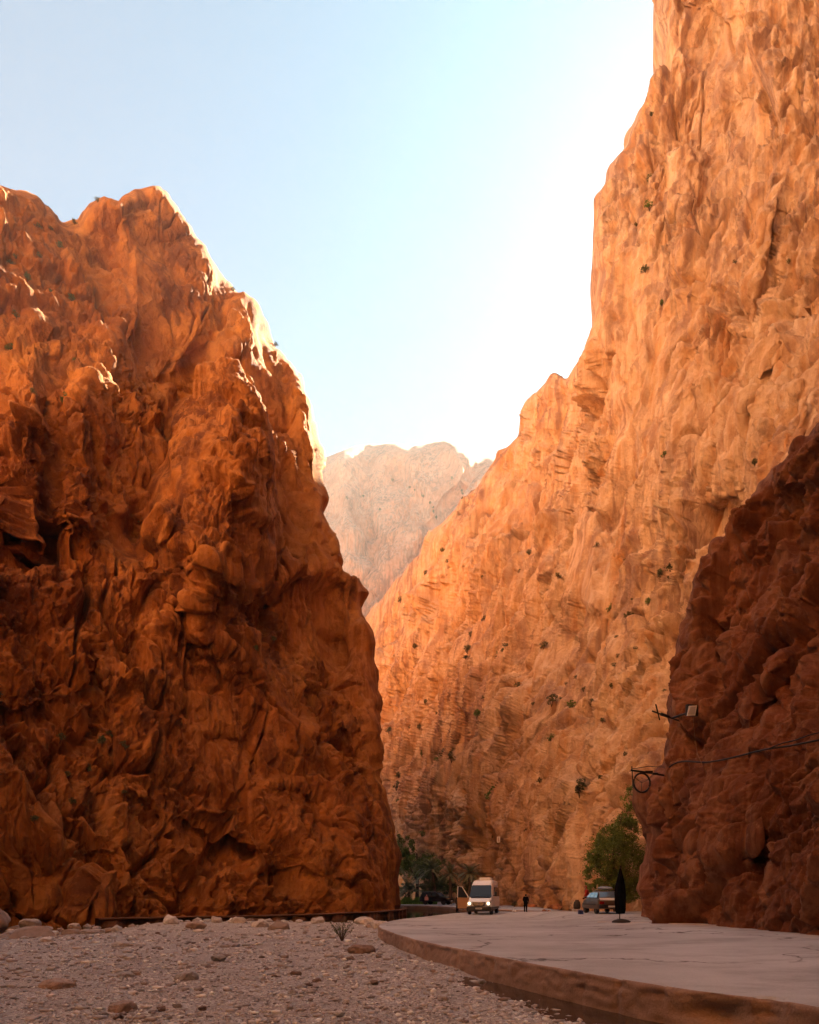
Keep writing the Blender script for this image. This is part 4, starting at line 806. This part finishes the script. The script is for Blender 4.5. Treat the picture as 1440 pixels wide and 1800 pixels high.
def make_bits():
    x, y = 10.45, 43.4; z = zr(x, y); rt = empty('crate', (x, y, z)); tag(rt, 'small dark blue crate on the ground left of the beige hatchback', 'crate')
    b = MB(); t = .02; w, d, h = .26, .34, .22
    b.box((0, 0, t/2), (w, d, t)); 
    for sx in (-1, 1): b.box((sx*(w/2-t/2), 0, h/2+t/2), (t, d, h-t*1.1)); b.box((0, sx*(d/2-t/2), h/2+t/2), (w-2.1*t, t, h-t*1.1))
    b.build('box', M['blue_plastic'], rt); r = MB()
    for sx in (-1, 1): r.box((sx*w/2, 0, h), (.035, d+.03, .03), .006); r.box((0, sx*d/2, h+.002), (w-.035, .035, .026), .006)
    r.build('rim', M['blue_plastic'], rt)
    x, y = (1014.5-720)/F*61, 61.; z = zr((1014.5-720)/F*61, 61.)
    rt = empty('barrel', (x, y, z)); tag(rt, 'dark round barrel on a pale stone block at the foot of right wall', 'barrel')
    b = MB(); b.lathe([(.01, .30), (.24, .30), (.30, .45), (.31, .65), (.26, .9), (.16, .98), (.15, 1.05), (.17, 1.08), (.01, 1.08)], n=20); b.build('drum', mat('dark_clay', (.025, .018, .016), .7), rt, True)
    b = MB(); b.box((0, 0, .14), (.75, .6, .32), .05); b.build('block', M['stone'], rt)
    x, y = (904-720)/F*69, 69.; o = MB(); o.lathe([(.01, 0), (.15, .01), (.19, .1), (.15, .2), (.06, .26), (.09, .32), (.01, .33)], n=16, fn=lambda a, z: 1+.15*math.sin(3*a+z*9)); o = o.build('bag', mat('white_plastic_bag', (.7, .7, .68), .5), None, True, loc=(x, y, zr(x, y)))
    tag(o, 'small white bag lying on the road left of the man in black', 'bag')
    for px, w, k, lab in ((957, .33, 5, 'upright orange stone on the road right of the man in black'), (965, .24, 1, 'low orange-brown stone, right one of two beside the man in black')):
        y = 68.5; x = (px-720)/F*y; boulder(x, y, w*.8, k, 'stone_rust', lab, sink=.1, z=zr(x, y))
    P, N = CR.at(925, 1484); rt = empty('wall_sign', P+N*.9+Vector((0, -.5, 0)), R(-28)); tag(rt, 'small white rectangular sign fixed on the right rock wall above the road', 'sign')
    b = MB(); b.box((0, 0, 0), (.42, .03, .74), .008); b.build('panel', mat('white_sign', (.80, .78, .74), .5), rt)
    b = MB(); b.box((0, -.02, .02), (.18, .006, .5)); b.build('marking', mat('faded_print', (.55, .42, .34), .6), rt)
    b = MB(); b.tube([(0, .02, .1), (.1, 1.3, .15)], .03, 6); b.tube([(0, .02, -.2), (.1, 1.3, -.2)], .03, 6); b.build('bracket', M['dark_metal'], rt)
M['stone_rust'] = stone_mat('rust_orange_stone', (.45, .20, .10)); make_bits()

# ------------------------------------------------------------------ cables, wheel ring, floodlight on the near cliff
_np = CN.P; _nx = 720+_np[:, 0]/_np[:, 1]*F; _ny = HOR-(_np[:, 2]-ZC)/_np[:, 1]*F
def near_y(px, py, rad=9):
    m = (np.abs(_nx-px) < rad) & (np.abs(_ny-py) < rad); return float(_np[m, 1].min()) if m.any() else 36.
def near_pt(px, py, off=.3): return Vector(PT(px, py, near_y(px, py)-off))
M['cable'] = mat('black_cable', (.012, .012, .012), .6)
def make_rig():
    Y = near_y(1140, 1368, 26)-.15
    def q(px, py, y=Y): return Vector(PT(px, py, y))
    rt = empty('wheel_bracket', q(1140, 1360)); tag(rt, 'black bracket on the near rock holding a wheel-shaped ring', 'bracket'); o0 = rt.location.copy()
    def l(px, py, dy=0): return q(px, py, Y+dy)-o0
    b = MB(); b.tube([l(1109, 1354), l(1138, 1358), l(1172, 1364, 1.6)], .045, 8); b.tube([l(1111, 1347), l(1113, 1386)], .022, 6); b.tube([l(1110, 1352), l(1140, 1347), l(1176, 1349, 1.6)], .016, 6)
    b.box(l(1141, 1357), (.34, .10, .10), .02); b.box(l(1152, 1360), (.22, .12, .09), .02); b.build('arm', M['dark_metal'], rt)
    r = MB(); c = l(1128.5, 1376); n = 36; r.tube([c+Vector((.40*math.cos(2*math.pi*k/n), .10*math.cos(2*math.pi*k/n), .43*math.sin(2*math.pi*k/n))) for k in range(n+1)], .042, 8, False); rg_ = r.build('ring', M['cable'], rt, True)
    sp = MB()
    for a in (25, 150, 265): sp.tube([c, c+Vector((.40*math.cos(R(a)), .1*math.cos(R(a)), .43*math.sin(R(a))))], .012, 6)
    sp.build('spoke', M['dark_metal'], rg_)
    # floodlight
    Y2 = near_y(1217, 1249, 14)-.4; P = q(1217, 1249, Y2); rt = empty('floodlight', P, R(14)); tag(rt, 'small white rectangular floodlight panel high on the near dark rock', 'lamp')
    b = MB(); b.prism([(-.24, 0, -.24), (.14, -.02, -.20), (.24, 0, .24), (-.12, .02, .20)], (0, .05, 0)); b.build('panel', mat('white_lamp_face', (.80, .80, .80), .4), rt)
    b = MB(); b.prism([(-.19, -.012, -.17), (.10, -.03, -.15), (.17, -.012, .16), (-.09, -.004, .14)], (0, .008, 0)); b.build('lens', mat('grey_lens', (.55, .56, .58), .3), rt)
    b = MB(); b.box((.10, .16, .05), (.55, .16, .50), .03); b.tube([(.1, .2, 0), (.2, 1.7, .1)], .05, 8); b.build('housing', M['dark_metal'], rt)
    pts = [q(1218, 1262, Y2)+Vector((0, -.05, 0))]+[near_pt(px, py, .35) for px, py in ((1222, 1300), (1226, 1325), (1234, 1343))]
    c = MB(); c.tube(pts, .014, 6); tag(c.build('lamp_wire', mat('tan_wire', (.25, .15, .08), .7), None, True), 'thin tan wire hanging down from the white floodlight panel', 'wire')
    Y3 = near_y(1190, 1262, 16)-.2; rt = empty('pole_bracket', q(1172, 1256, Y3)); tag(rt, 'thin dark iron pole with a crosspiece sticking out from near rock', 'bracket'); o0 = rt.location.copy()
    b = MB(); b.tube([q(1147, 1250, Y3)-o0, q(1196, 1268, Y3+1.2)-o0], .035, 6); b.tube([q(1162, 1255, Y3-.05)-o0, q(1176, 1260, Y3+.1)-o0], .065, 6); b.build('pole', M['dark_metal'], rt)
    b = MB(); b.tube([q(1153, 1238, Y3-.07)-o0, q(1160, 1266, Y3-.07)-o0], .03, 6); b.build('crosspiece', M['dark_metal'], rt)
    for name, pp, r, lab in (('cable', [(1176, 1349), (1187, 1339), (1210, 1338), (1240, 1341), (1270, 1336), (1300, 1329), (1330, 1321), (1352, 1316), (1385, 1312), (1410, 1307), (1460, 1297), (1540, 1285)], .035, 'thick black cable strung across the near dark rock'), ('cable', [(1352, 1316), (1375, 1306), (1395, 1303), (1425, 1291), (1460, 1284), (1540, 1260)], .022, 'thin upper cable branching up to the right across near rock')):
        dx = np.arange(pp[0][0], pp[-1][0], 8.); dy = np.interp(dx, [a for a, b in pp], [b for a, b in pp]); pts = [near_pt(a, b, .25) for a, b in zip(dx, dy)]
        for _ in range(2): pts = [pts[0]]+[(a+b*2+c)/4 for a, b, c in zip(pts[:-2], pts[1:-1], pts[2:])]+[pts[-1]]
        c = MB(); c.tube(pts, r, 6); tag(c.build(name, M['cable'], None, True), lab, 'cable')
make_rig()

# ------------------------------------------------------------------ plants
def leaf_mat(name, ca, cb, cc):
    b = NB(name); g = b.n('ShaderNodeNewGeometry'); col = b.ramp(g.outputs['Random Per Island'], (0, ca), (.5, cb), (1, cc)); b.l(col, b.b.inputs['Base Color'])
    b.b.inputs['Roughness'].default_value = .6; b.b.inputs['Specular IOR Level'].default_value = .25; return b.m
M['leaf'] = leaf_mat('green_leaf', (.08, .13, .028), (.15, .22, .045), (.22, .29, .07)); M['leaf_dark'] = leaf_mat('dark_leaf', (.055, .085, .03), (.11, .155, .052), (.17, .21, .085))
M['leaf_olive'] = leaf_mat('olive_leaf', (.075, .09, .038), (.13, .145, .06), (.19, .19, .09)); M['palm_leaf'] = leaf_mat('palm_leaf', (.15, .17, .09), (.23, .25, .13), (.32, .33, .19)); M['scrub_leaf'] = leaf_mat('scrub_leaf', (.065, .068, .022), (.11, .105, .034), (.16, .14, .055))
M['leaf_feather'] = leaf_mat('feathery_leaf', (.085, .115, .02), (.15, .185, .035), (.23, .26, .065))
M['bark'] = mat('brown_bark', (.09, .06, .04), .95, noise_amt=.4, nscale=6); M['palm_bark'] = mat('palm_bark', (.13, .085, .055), .95, noise_amt=.4, nscale=9); M['grass'] = leaf_mat('grass_blade', (.10, .19, .025), (.15, .27, .04), (.20, .33, .06))
def quads(C, L, Wd, r, droop=0.):
    """leaf faces: centres, length, width"""
    n = len(C); d = r.normal(size=(n, 3)); d[:, 2] -= droop; d /= np.linalg.norm(d, axis=1)[:, None]
    u = np.cross(d, r.normal(size=(n, 3))); u /= np.linalg.norm(u, axis=1)[:, None]+1e-9; nn = np.cross(d, u); L = L[:, None]; Wd = Wd[:, None]
    V = np.stack([C-d*L*.5, C+u*Wd*.5+nn*L*.06, C+d*L*.5, C-u*Wd*.5+nn*L*.06], 1)
    return V.reshape(-1, 3), (np.arange(n)[:, None]*4+np.arange(4)[None])
def crown_pts(blobs, n, r, clump=.45):
    w = np.array([b[1][0]*b[1][1]*b[1][2] for b in blobs])**.75; cnt = (n*w/w.sum()).astype(int); out = []
    for (c, rad), k in zip(blobs, cnt):
        nt = max(6, k//55); d = r.normal(size=(nt, 3)); d /= np.linalg.norm(d, axis=1)[:, None]; t = d*(r.uniform(.25, 1.0, (nt, 1))**.5)      # twig ends
        p = t[r.integers(0, nt, k)]+r.normal(size=(k, 3))*clump*r.uniform(.12, .42, (k, 1)); out.append(np.array(c)+p*np.array(rad))
    return np.concatenate(out)
def tree(name, label, cat, loc, trunk, limbs, blobs, n, L, m, seed, droop=.2, group=None):
    rt = empty(name, loc); tag(rt, label, cat, group); r = np.random.default_rng(seed)
    b = MB(); b.tube(*trunk)
    for p, rr in limbs: b.tube(p, rr, 6)
    b.build('trunk', M['bark'], rt, True)
    C = crown_pts(blobs, n, r); l = r.uniform(.6, 1.4, len(C))*L; V, f = quads(C, l, l*r.uniform(.35, .6, len(C)), r, droop)
    link_mesh('crown', V, f, m, rt)
    return rt
tree('tree', 'bright green feathery tree growing against the near dark rock behind hatchback', 'tree', (14.4, 49.5, .5), ([(0, 0, -.4), (-.1, 0, 1.0), (-.25, .1, 2.4), (-.1, .1, 4.5), (.5, .2, 7)], [.20, .17, .13, .08, .03]),
     [([(-.2, .1, 1.8), (-1.0, .1, 3.0), (-1.5, .2, 4.0)], [.09, .06, .02]), ([(-.15, .1, 2.4), (.7, .1, 3.8), (1.0, .1, 5.2)], [.08, .05, .02])],
     [((-.2, 0, 4.1), (1.75, 1.4, 1.7)), ((-1.3, 0, 3.0), (.95, .9, .9)), ((.9, 0, 3.4), (1.3, 1.1, 1.9)), ((.2, 0, 2.2), (1.4, 1.0, .8)), ((-.6, 0, 5.2), (.95, .9, .8)), ((.6, .2, 5.7), (1.15, .9, 1.1)), ((.9, .3, 6.7), (.75, .7, .9)), ((1.1, .4, 7.9), (.62, .55, .9)), ((-1.7, 0, 1.7), (.55, .6, .5)), ((1.1, 0, 1.6), (.8, .8, .9)), ((-1.0, -.2, 1.9), (1.0, .8, .6)), ((-1.6, 0, 3.9), (.6, .6, .7)), ((.2, -.1, 1.1), (1.3, .8, .55))], 38000, .12, M['leaf'], 71, .5)
def atree(px, y, h, w, label, m, seed, name='tree', cat='tree', n=5000, L=.3, zb=.2):
    x = (px-720)/F*y; q = np.random.default_rng(seed); B = []
    for k in range(9): a = q.uniform(0, 6.28); B.append(((math.cos(a)*w*.28, math.sin(a)*w*.28, h*q.uniform(.45, .85)), (w*q.uniform(.17, .27), w*.22, h*q.uniform(.12, .19))))
    return tree(name, label, cat, (x, y, zb), ([(0, 0, -.4), (.1, 0, h*.3), (0, 0, h*.7)], [.03*h, .022*h, .008*h]), [([(.05, 0, h*.3), (w*.2*sx, 0, h*.6)], [.015*h, .005*h]) for sx in (-1, 1)], B, n, L, m, seed, .1)
atree(733, 128, 12.6, 9.0, 'round leafy green tree rising above the palms by left cliff', M['leaf'], 81, n=8500, L=.36)
atree(754, 121, 8.2, 6.4, 'darker tree between the round leafy tree and the slanting palm', M['leaf_dark'], 82, n=4200)
atree(790, 109.4, 4.8, 6.6, 'dark bushy thicket behind the black car on the bridge road', M['leaf_dark'], 83, 'bush', 'bush', 4200, .28, .1)
atree(756, 109, 4.0, 5.2, 'greyish olive bush at the left of the thicket', M['leaf_olive'], 84, 'bush', 'bush', 3200, .28, .1)
atree(814, 104.5, 4.2, 4.4, 'olive bush directly behind the white van', M['leaf_olive'], 85, 'bush', 'bush', 2600, .26, .1)
atree(712, 112, 3.6, 3.4, 'low green bush against the end of the left cliff', M['leaf_dark'], 86, 'bush', 'bush', 2400, .26, .1)
def palm(px, y, h, R_, label, seed, lean=0., nf=34, low=False):
    x = (px-720)/F*y; rt = empty('palm', (x, y, .15)); tag(rt, label, 'palm tree'); q = random.Random(seed); r = np.random.default_rng(seed)
    top = Vector((lean, 0, h)); b = MB(); pts = [Vector((lean*(t**1.6), 0, -.4+(h+.4)*t)) for t in [k/9 for k in range(10)]]
    b.tube(pts, [.26*(1-.35*k/9)*(1+.12*(k % 2)) for k in range(10)], 9); b.build('trunk', M['palm_bark'], rt, True)
    V = []; Fc = []
    for k in range(nf):
        a = 2.4*k+q.uniform(-.2, .2); el = R(q.uniform(-35, 80) if not low else q.uniform(-5, 80)); Lf = R_*q.uniform(.8, 1.1); d = Vector((math.cos(a)*math.cos(el), math.sin(a)*math.cos(el), math.sin(el))); p = top.copy(); sp = [p.copy()]
        for j in range(11): d = (d+Vector((0, 0, -.105))).normalized(); p = p+d*Lf/11; sp.append(p.copy())
        for j in range(1, 11):
            t = (sp[j+1]-sp[j-1]).normalized(); side = t.cross(Vector((0, 0, 1))).normalized(); up = side.cross(t)
            o = len(V); w = .02; V += [sp[j-1]+side*w, sp[j-1]-side*w, sp[j]-side*w, sp[j]+side*w]; Fc.append((o, o+1, o+2, o+3))
            for sx in (-1, 1):
                for jj in (0, .33, .66):
                    c = sp[j-1].lerp(sp[j], jj); ll = Lf*.21*math.sin(math.pi*(.12+.86*(j+jj)/11.5))**.7*q.uniform(.8, 1.2)
                    e = c+(side*sx*.75+t*.62+up*.22+Vector((0, 0, q.uniform(-.3, .05)))).normalized()*ll; o = len(V); V += [c-t*.035, c+t*.035, e]; Fc.append((o, o+1, o+2))
    link_mesh('crown', np.array([tuple(v) for v in V]), Fc, M['palm_leaf'], rt)
palm(826, 101, 4.6, 2.5, 'tall palm with brown trunk just above the white van roof', 91)
palm(766, 107, 5.2, 2.8, 'slanting palm in the middle above the black car', 92, -.5)
palm(719, 108, 2.2, 4.4, 'wide low palm with long grey fronds beside left cliff', 93, .1, 30, True)
palm(792, 106, 4.6, 2.3, 'small dark palm half hidden behind the thicket', 94)
def grass():
    r = np.random.default_rng(3); n = 9000; px = r.uniform(700, 768, n); Y = r.uniform(103.5, 110, n); X = (px-720)/F*Y; h = r.uniform(.5, 1.3, n)*(.5+.5*np.sin(px/7)**2); a = r.uniform(0, 3.14, n); w = .05; ln = r.normal(size=(n, 2))*.25
    z = .22+np.zeros(n); V = np.stack([np.stack([X-w*np.cos(a), Y-w*np.sin(a), z], 1), np.stack([X+w*np.cos(a), Y+w*np.sin(a), z], 1), np.stack([X+ln[:, 0]*h, Y+ln[:, 1]*h, z+h], 1)], 1)
    tag(link_mesh('grass', V.reshape(-1, 3), np.arange(3*n).reshape(-1, 3), M['grass']), kind='stuff')
grass()
# scrub on the rock: six shapes, copied
PROTO = {}
def shrub_parts(kind, m, seed, n=420):
    r = np.random.default_rng(seed); B = [((r.uniform(-.3, .3), r.uniform(-.3, .3), r.uniform(.3, .75)), (.42, .42, .32)) for _ in range(5)]; C = crown_pts(B, n, r, .6); l = r.uniform(.7, 1.3, len(C))*.17
    return quads(C, l, l*.5, r, -.2), m
def shrub(P, size, k, label, group, m='scrub_leaf'):
    key = (k, m)
    if key not in PROTO:
        (V, f), mm = shrub_parts('shrub', M[m], 500+k); st = MB()
        q = random.Random(k)
        for _ in range(6): st.tube([(0, 0, -.25), (q.uniform(-.25, .25), q.uniform(-.25, .25), .3), (q.uniform(-.5, .5), q.uniform(-.5, .5), .8)], [.03, .02, .008], 4)
        sv, sf = st.v, [tuple(q_) for q_ in st.f]
        o = link_mesh('shrub', V, f, mm); me = o.data; o2 = link_mesh('stem', np.array(sv), sf, M['bark'], None); PROTO[key] = (me, o2.data); bpy.data.objects.remove(o); bpy.data.objects.remove(o2)
    o = bpy.data.objects.new('shrub', PROTO[key][0]); COL.objects.link(o); o.location = P; o.scale = (size, size, size*rnd.uniform(.8, 1.25)); o.rotation_euler = (0, 0, rnd.uniform(0, 6.28)); tag(o, label, 'shrub', group)
    s_ = bpy.data.objects.new('stem', PROTO[key][1]); COL.objects.link(s_); s_.parent = o
RS = [(1148, 208, 9), (1130, 287, 12), (1133, 302, 9), (1160, 265, 7), (1127, 326, 9), (1143, 372, 14), (1120, 400, 7), (1138, 480, 12), (1160, 532, 8), (1300, 470, 7), (1393, 468, 8), (1183, 802, 10), (1305, 806, 12), (1324, 832, 14), (1089, 958, 14), (1162, 995, 18), (1138, 1008, 14), (1061, 1064, 14), (1092, 1079, 16), (1168, 1078, 22), (1120, 1050, 11), (975, 1020, 8), (929, 972, 8), (869, 951, 8), (815, 869, 11), (901, 979, 7), (828, 1067, 8), (849, 1090, 9), (828, 1148, 12), (877, 1150, 9), (893, 1150, 8), (972, 1146, 14), (1034, 1174, 20), (785, 989, 8), (772, 968, 8), (762, 1000, 9), (751, 1013, 9), (702, 1056, 9), (880, 1290, 13), (819, 1352, 12), (746, 1331, 12), (777, 1344, 17), (796, 1329, 17), (773, 1360, 14), (792, 1365, 15), (786, 1331, 13), (730, 1279, 10), (877, 1408, 26), (1013, 1394, 19), (1014, 1380, 14), (1007, 1244, 15), (977, 1242, 18), (975, 1290, 17), (985, 1310, 12), (963, 1375, 10), (852, 1479, 15), (855, 1267, 13), (867, 1233, 9), (923, 1221, 13), (892, 1150, 8), (880, 1162, 9), (745, 1415, 12), (760, 1470, 12), (735, 1390, 10), (800, 1500, 12), (1000, 1470, 14), (915, 1578, 12), (948, 1585, 9), (1000, 1588, 8), (690, 1385, 14), (684, 1360, 12), (700, 1410, 12)]
for k, (px, py, w) in enumerate(RS):
    P, N = CR.at(px, py); w *= 1.0; shrub(P+N*.1-Vector((0, 0, .15)), w/F*P.y*.95, k % 4, 'small green shrub clinging to the pale right-hand rock wall', 'shrubs on the right rock wall', ('scrub_leaf', 'leaf_olive', 'leaf')[k % 3])
for k in range(70):
    px = rnd.uniform(690, 1180); py = rnd.uniform(960, 1560)
    if px < 690+(1090-py)*.6 or (px > 1110 and py > 1350): continue
    P, N = CR.at(px, py); shrub(P-Vector((0, 0, .1)), rnd.uniform(6, 12)/F*P.y*.8, k % 4, 'small green shrub clinging to the pale right-hand rock wall', 'shrubs on the right rock wall', ('scrub_leaf', 'leaf_olive', 'scrub_leaf')[k % 3])
LS = [(132, 640, 10), (337, 632, 14), (10, 592, 18), (20, 472, 12), (45, 512, 14), (65, 478, 10), (100, 452, 12), (60, 412, 12), (125, 532, 14), (85, 412, 9), (25, 466, 9), (130, 386, 9), (88, 522, 10), (30, 560, 14), (118, 700, 12), (65, 682, 10), (115, 710, 12), (170, 350, 10), (410, 506, 9), (484, 605, 9), (545, 702, 10), (540, 695, 9), (558, 762, 8), (115, 1282, 16), (190, 1292, 18), (222, 1310, 15), (172, 1330, 14), (130, 1345, 15), (60, 1462, 16), (120, 1462, 18), (140, 1395, 12), (490, 1120, 12), (440, 1152, 12), (600, 1290, 14), (530, 1312, 12), (5, 1243, 16), (250, 1140, 14), (165, 1268, 16), (70, 1515, 14), (205, 1400, 12), (95, 1500, 14), (480, 1128, 14), (462, 1135, 10)]
for k, (px, py, w) in enumerate(LS):
    P, N = CL.at(px, py); shrub(P+N*.1-Vector((0, 0, .15)), w/F*P.y*.85, k % 4, 'small dark scrub bush rooted in cracks of the left cliff', 'shrubs on the left cliff', ('leaf_dark', 'leaf_olive')[k % 2])
for px, py, w in ((244, 868, 30), (238, 890, 34), (232, 906, 26)):
    P, N = CL.at(px, py); shrub(P+N*.4-Vector((0, 0, 1.0)), w/F*P.y*.6, 3, 'large dark bush filling the deep cleft high on left cliff', 'bushes in the cleft of left cliff', 'leaf_dark')
for k, (px, py) in enumerate([(728, 862), (736, 870), (744, 878), (752, 886), (757, 896), (812, 868), (808, 860), (720, 856), (770, 905), (690, 842), (795, 845), (640, 872), (668, 900), (610, 880)]):
    P, N = CF.at(px, py); shrub(P+N*1., rnd.uniform(6, 9)/F*P.y*.55, k % 4, 'dark tree far off on a ledge of the pale mountain', 'far trees on the mountain', 'leaf_dark')
for k in range(16):                             # rubble at the foot of the right wall
    px = rnd.uniform(870, 1075); y = np.interp(px, [850, 960, 1075], [99, 81, 64.5])-rnd.uniform(.3, 2.2); x = (px-720)/F*y
    boulder(x, y, rnd.uniform(.25, .7), rnd.randrange(7), rnd.choice(('stone_rust', 'stone_orange', 'stone_brown')), 'rough reddish rock fallen at the foot of right wall', 'rocks at the foot of the right wall', .2, z=.1)
def twig_bush():
    x, y = gp(601, 1653); rt = empty('bush', (x, y, zg(x, y))); tag(rt, 'thin twiggy green bush growing from gravel near the road corner', 'bush'); q = random.Random(9); st = MB(); C = []
    for k in range(26):
        a = q.uniform(0, 6.28); sp = q.uniform(.15, .62); h = q.uniform(.35, .92); p = [Vector((0, 0, -.05)), Vector((math.cos(a)*sp*.4, math.sin(a)*sp*.4, h*.5)), Vector((math.cos(a)*sp, math.sin(a)*sp, h))]
        st.tube(p, [.010, .007, .003], 4)
        for j in range(16): t = q.uniform(.35, 1); C.append(tuple(p[1].lerp(p[2], (t-.35)/.65)+Vector((q.gauss(0, .035), q.gauss(0, .035), q.gauss(0, .03)))))
    st.build('stem', M['bark'], rt); r = np.random.default_rng(4); C = np.array(C); l = r.uniform(.04, .085, len(C)); V, f = quads(C, l, l*.4, r, -.3); link_mesh('foliage', V, f, M['leaf_olive'], rt)
twig_bush()

# ------------------------------------------------------------------ people
M['skin'] = mat('skin', (.30, .17, .11), .55); M['hair'] = mat('dark_hair', (.012, .010, .009), .7); M['eye'] = mat('eye', (.02, .015, .012), .3); M['red_cloth'] = mat('red_cloth', (.36, .022, .016), .85); M['dark_cloth'] = mat('dark_blue_cloth', (.012, .013, .02), .9); M['shoe'] = mat('shoe', (.05, .045, .04), .7)
def person(label, loc, rz, top, low, hands, feet, lean=0., hood=False, shoe='shoe'):
    rt = empty('person', loc, rz); tag(rt, label, 'person')
    V = []; E = []; RAD = []
    def v(p, r, parent=None):
        V.append(p); RAD.append(r)
        if parent is not None: E.append((parent, len(V)-1))
        return len(V)-1
    pel = v((0, 0, .96), (.155, .115)); wa = v((0, -lean*.3, 1.12), (.14, .10), pel); ch = v((0, -lean*.8, 1.32), (.175, .115), wa); sh = v((0, -lean, 1.45), (.12, .085), ch); nk = v((0, -lean*1.15, 1.525), (.058, .06), sh)
    h1 = v((0, -lean*1.3-.015, 1.60), (.072, .08), nk); h2 = v((0, -lean*1.3-.01, 1.685), (.078, .095), h1); h3 = v((0, -lean*1.3, 1.745), (.055, .065), h2); v((0, -lean*1.3-.115, 1.645), (.014, .016), h2)
    for sx in (-1, 1): v((sx*.085, -lean*1.3, 1.655), (.016, .022), h2)
    for sx, (hx, hy, hz) in zip((-1, 1), hands):
        s1 = v((sx*.185, -lean, 1.435), (.068, .068), sh); S0 = Vector(V[s1]); H0 = Vector((hx, hy, hz)); md = (S0+H0)/2+Vector((sx*.06, .05, -.02)); el = v(tuple(md), (.047, .047), s1); wr = v(tuple(H0.lerp(md, .08)), (.03, .026), el); d = (H0-md).normalized(); pm = v(tuple(H0+d*.06), (.036, .02), wr)
        sd_ = d.cross(Vector((sx, 0, 0))).normalized()
        for k in range(4): f1 = v(tuple(H0+d*.115+sd_*(.027-.018*k)), (.0095, .0095), pm); v(tuple(H0+d*(.165+(.0, .012, .008, -.012)[k])+sd_*(.03-.02*k)+Vector((-sx*.018, 0, 0))), (.0085, .0085), f1)
        t1 = v(tuple(H0+d*.055+sd_*.045), (.011, .011), wr); v(tuple(H0+d*.09+sd_*.062), (.009, .009), t1)
    for sx, (fx, fy) in zip((-1, 1), feet):
        hp = v((sx*.09, 0, .88), (.098, .105), pel); kn = v(((sx*.09+fx)/2+sx*.005, fy*.5-.03, .50), (.062, .066), hp); an = v((fx, fy+.02, .10), (.042, .046), kn); he = v((fx, fy+.0, .05), (.042, .045), an); v((fx+sx*.02, fy-.15, .035), (.042, .032), he)
    me = bpy.data.meshes.new('person_body'); me.from_pydata([tuple(p) for p in V], E, []); o = bpy.data.objects.new('tmp', me); COL.objects.link(o)
    md_ = o.modifiers.new('s', 'SKIN'); md_.use_smooth_shade = True
    for k, sv in enumerate(me.skin_vertices[0].data): sv.radius = RAD[k]; sv.use_root = (k == 0)
    o.modifiers.new('d', 'SUBSURF').levels = 2
    dg = bpy.context.evaluated_depsgraph_get(); em = bpy.data.meshes.new_from_object(o.evaluated_get(dg)); bpy.data.objects.remove(o)
    b = bpy.data.objects.new('body', em); COL.objects.link(b); b.parent = rt; em.materials.clear(); em.materials.append(M['skin'])
    co = np.zeros(len(em.vertices)*3); em.vertices.foreach_get('co', co); co = co.reshape(-1, 3); no = np.array([q.normal for q in em.vertices]); fc = [tuple(p.vertices) for p in em.polygons]; cen = np.array([co[list(f)].mean(0) for f in fc])
    hand = np.minimum(*[np.linalg.norm(cen-np.array(h)-np.array([0, 0, -.05]), axis=1) for h in hands])
    def wear(name, sel, m, off):
        idx = np.where(sel)[0]
        if not len(idx): return
        used = sorted({a for i in idx for a in fc[i]}); mp = {a: k for k, a in enumerate(used)}
        q = link_mesh(name, co[used]+no[used]*off, [tuple(mp[a] for a in fc[i]) for i in idx], M[m], rt, True); q.modifiers.new('t', 'SOLIDIFY').thickness = .006
    arm = (hand > .115)
    wear('jacket', (cen[:, 2] > .86) & (cen[:, 2] < 1.50) & arm | (cen[:, 2] <= .86) & (cen[:, 2] > .6) & (np.abs(cen[:, 0]) > .23) & arm, top, .028)
    wear('trousers', (cen[:, 2] < .97) & (cen[:, 2] > .09) & (np.abs(cen[:, 0]) < .23), low, .016)
    wear('shoes', cen[:, 2] <= .10, shoe, .010)
    wear('hair', (cen[:, 2] > 1.69) | (cen[:, 2] > 1.56) & (cen[:, 1] > -lean*1.3+.025), top if hood else 'hair', .014)
    for sx in (-1, 1): e = MB(); e.lathe([(.001, -.009), (.008, -.005), (.009, 0), (.008, .005), (.001, .009)], (sx*.03, -lean*1.3-.098, 1.672), 8); e.build('eye', M['eye'], rt, True)
    return rt
x, y = (924-720)/F*69.3, 69.3
person('person in a black jacket and black trousers standing alone on the road', (x, y, zr(x, y)), R(150), 'black_cloth', 'black_cloth', ((-.20, -.14, .98), (.20, -.14, .98)), ((-.10, .02), (.13, -.06)), .07, shoe='shoe')
x, y = (804-720)/F*66.5, 66.5
person('person in dark clothes standing by the open door of the white van', (x, y, zr(x, y)), R(70), 'dark_cloth', 'black_cloth', ((-.24, .03, .78), (.24, -.05, .80)), ((-.09, .05), (.10, -.05)), .02)
x, y = (1034-720)/F*47.2, 47.2
person('person in a red jacket standing behind the front of the beige hatchback', (x, y, zr(x, y)), R(-110), 'red_cloth', 'dark_cloth', ((-.18, -.22, 1.05), (.18, -.22, 1.05)), ((-.10, .0), (.10, .0)), .10, hood=True)
#==END==
